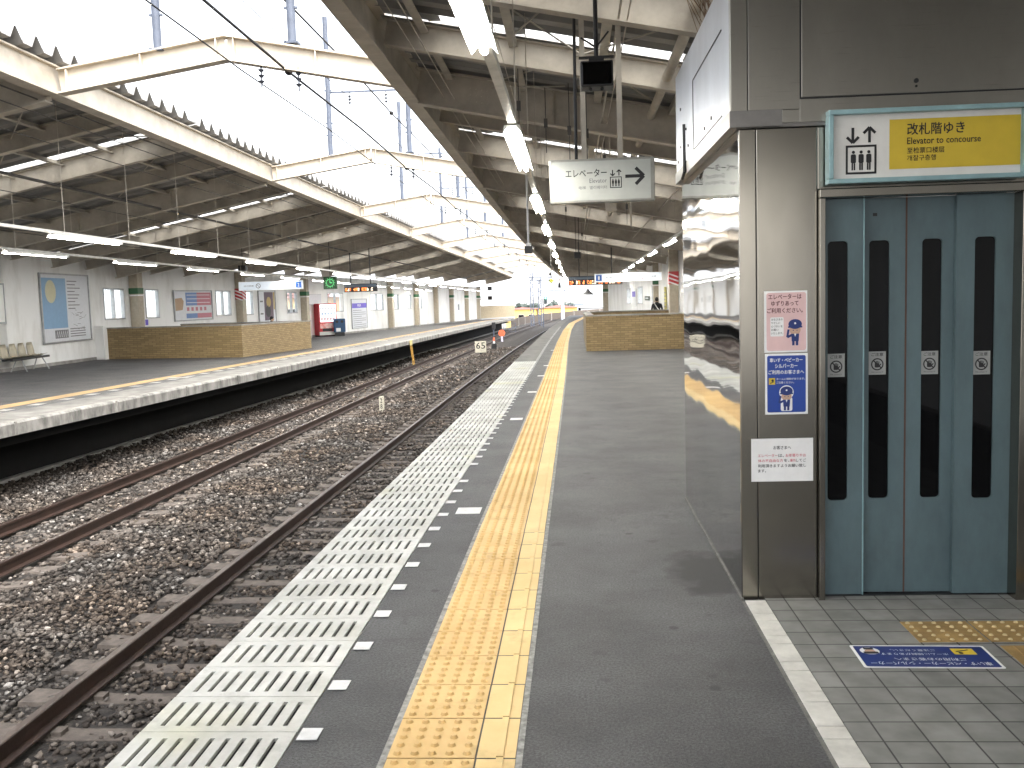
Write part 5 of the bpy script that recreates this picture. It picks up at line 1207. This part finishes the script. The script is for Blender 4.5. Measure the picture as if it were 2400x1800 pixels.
b = MB(); b.cyl((-.3, .1, 0), (-.3, .1, 3.4), .06, 8); b.beam((-.3, .1, 2.6), (0, .05, 2.9), .05, .05); b.build('mast', M['galv'], s); b = MB(); b.bbox(-.19, .19, -.1, .1, 2.75, 3.65, .12); b.build('head', pbr('signal_dark', (.03, .045, .05), .5), s)
b = MB(); b.cyl((0, -.12, 3.45), (0, -.10, 3.45), .09, 14); b.build('lens', flat('signal_green', (.1, 1., .55), .3, 3.0), s)
# beyond the station
b = MB()
s = thing('boundary_wall', 'low beige panel wall continuing past the end of the opposite platform', 'wall', local(98.9, -9.8, 0))
b.beam((0, 0, .75), (3.2, 9.6, .75-.086), .12, 1.35); b.build('panel', pbr('beige_panel', (.40, .33, .22), .7), s); b = MB(); b.beam((0, 0, .06), (3.2, 9.6, -.02), .16, .16); b.build('base', M['farwhite'], s)
s = thing('track_fence', 'low brownish concrete fence along the curve of the tracks beyond the platforms', 'fence', (-7.2, 118, -2.4))
b = MB()
pts = [(-7.2, 112), (-6.0, 126), (-3.5, 140), (.5, 155), (6, 170), (14, 186)]
for (xa, ya), (xb, yb) in zip(pts[:-1], pts[1:]): b.beam((xa, ya, -1.62), (xb, yb, -1.62), .12, .95)
b.build('panel', pbr('fence_brown', (.10, .08, .065), .8), s, world=True)
b = MB()
for i in range(1, 12):
    q = i*.42; k_ = min(int(q), 4); u_ = q-k_; xa, ya = pts[k_]; xb, yb = pts[k_+1]; b.box(xa+(xb-xa)*u_-.09, xa+(xb-xa)*u_+.09, ya+(yb-ya)*u_-.2, ya+(yb-ya)*u_-.07, -2.2, -1.05)
b.build('post', M['concrete'], s, world=True)
def house(name, lab, x, y, w, d, z0, z1, wall_m, roof_m, rows, cols, rz=0, hip=.8, overhang=.25):
    s = thing(name, lab, 'building', (x, y, z0), rz); h = z1-z0
    b = MB(); b.box(-w/2, w/2, 0, d, 0, h); b.build('wall', wall_m, s)
    b = MB(); o_ = overhang; b.add([(-w/2-o_, -o_, h), (w/2+o_, -o_, h), (w/2+o_, d+o_, h), (-w/2-o_, d+o_, h), (-w/2+d*.35, d/2, h+hip), (w/2-d*.35, d/2, h+hip)], [(0, 1, 5, 4), (1, 2, 5), (2, 3, 4, 5), (3, 0, 4), (3, 2, 1, 0)]); b.build('roof', roof_m, s)
    for r_ in range(rows):
        for c_ in range(cols):
            cx = -w/2+w*(c_+.5)/cols; cz = h-1.3-2.0*r_
            b = MB(); b.box(cx-.5, cx+.5, -.06, .0, cz-.45, cz+.45); fr = b.build('window', M['alu'], s)
            b = MB(); rect(b, cx-.44, cx+.44, cz-.39, cz+.39, -.0615); b.build('pane', M['darkglass'], fr)
    return s
house('yellow_building', 'long yellow building with red brown roof beyond the end of the tracks, left part', -8.6, 160, 5.2, 8, -4, -.75, M['faryellow'], M['farroof'], 1, 3, 0, .35)
house('yellow_building', 'yellow building with red brown roof seen between the overhead masts and pale pole', -2.6, 161, 6.0, 8, -4, -.65, M['faryellow'], M['farroof'], 1, 3, R_(-4), .4)
house('pale_house', 'pale grey house with hipped roof beyond the near platform end', 6.3, 190, 9, 8, -4, -1.2, M['farwhite'], pbr('pale_roof', (.26, .26, .265), .8), 1, 3, 0, 1.6)
house('apartment_block', 'white apartment block with rows of windows far behind the opposite wall', -22.0, 200, 12, 9, -4, 4.6, M['farwhite'], M['farwhite'], 3, 5, 0, .05, .05)
house('tan_building', 'tan building close behind the windows of the opposite wall', -23.2, 77, 6, 16, -4, 1.9, pbr('tan_plaster', (.55, .36, .20), .8), M['farroof'], 2, 3, R_(8), .5)
house('blue_grey_building', 'pale blue building between the pale pole and the hipped house', 1.1, 235, 3.6, 6, -4, -.9, pbr('pale_blue_plaster', (.42, .50, .62), .8), M['farwhite'], 1, 2, 0, .1)
lf_rng = random.Random(4)
def tree(x, y, h, lab):
    s = thing('tree', lab, 'tree', (x, y, -4), 0, 'trees beyond the tracks')
    b = MB(); b.cyl((0, 0, 0), (0, 0, h*.5), .2, 8, .1)
    for q in range(5): a = 1.26*q; b.cyl((0, 0, h*.4), (math.cos(a)*h*.22, math.sin(a)*h*.22, h*.7), .07, 6, .03)
    b.build('trunk', M['bark'], s); b = MB(); cs = [(lf_rng.gauss(0, h*.2), lf_rng.gauss(0, h*.2), h*lf_rng.uniform(.5, .95)) for _ in range(14)]
    for _ in range(700):
        c = lf_rng.choice(cs); p_ = Vector((c[0]+lf_rng.gauss(0, h*.09), c[1]+lf_rng.gauss(0, h*.09), c[2]+lf_rng.gauss(0, h*.07))); a1 = Vector((lf_rng.gauss(0, 1), lf_rng.gauss(0, 1), lf_rng.gauss(0, 1))).normalized()*.2; a2 = a1.orthogonal()*lf_rng.uniform(.5, 1)
        b.add([p_-a1-a2, p_+a1-a2, p_+a1+a2, p_-a1+a2], [(0, 1, 2, 3)])
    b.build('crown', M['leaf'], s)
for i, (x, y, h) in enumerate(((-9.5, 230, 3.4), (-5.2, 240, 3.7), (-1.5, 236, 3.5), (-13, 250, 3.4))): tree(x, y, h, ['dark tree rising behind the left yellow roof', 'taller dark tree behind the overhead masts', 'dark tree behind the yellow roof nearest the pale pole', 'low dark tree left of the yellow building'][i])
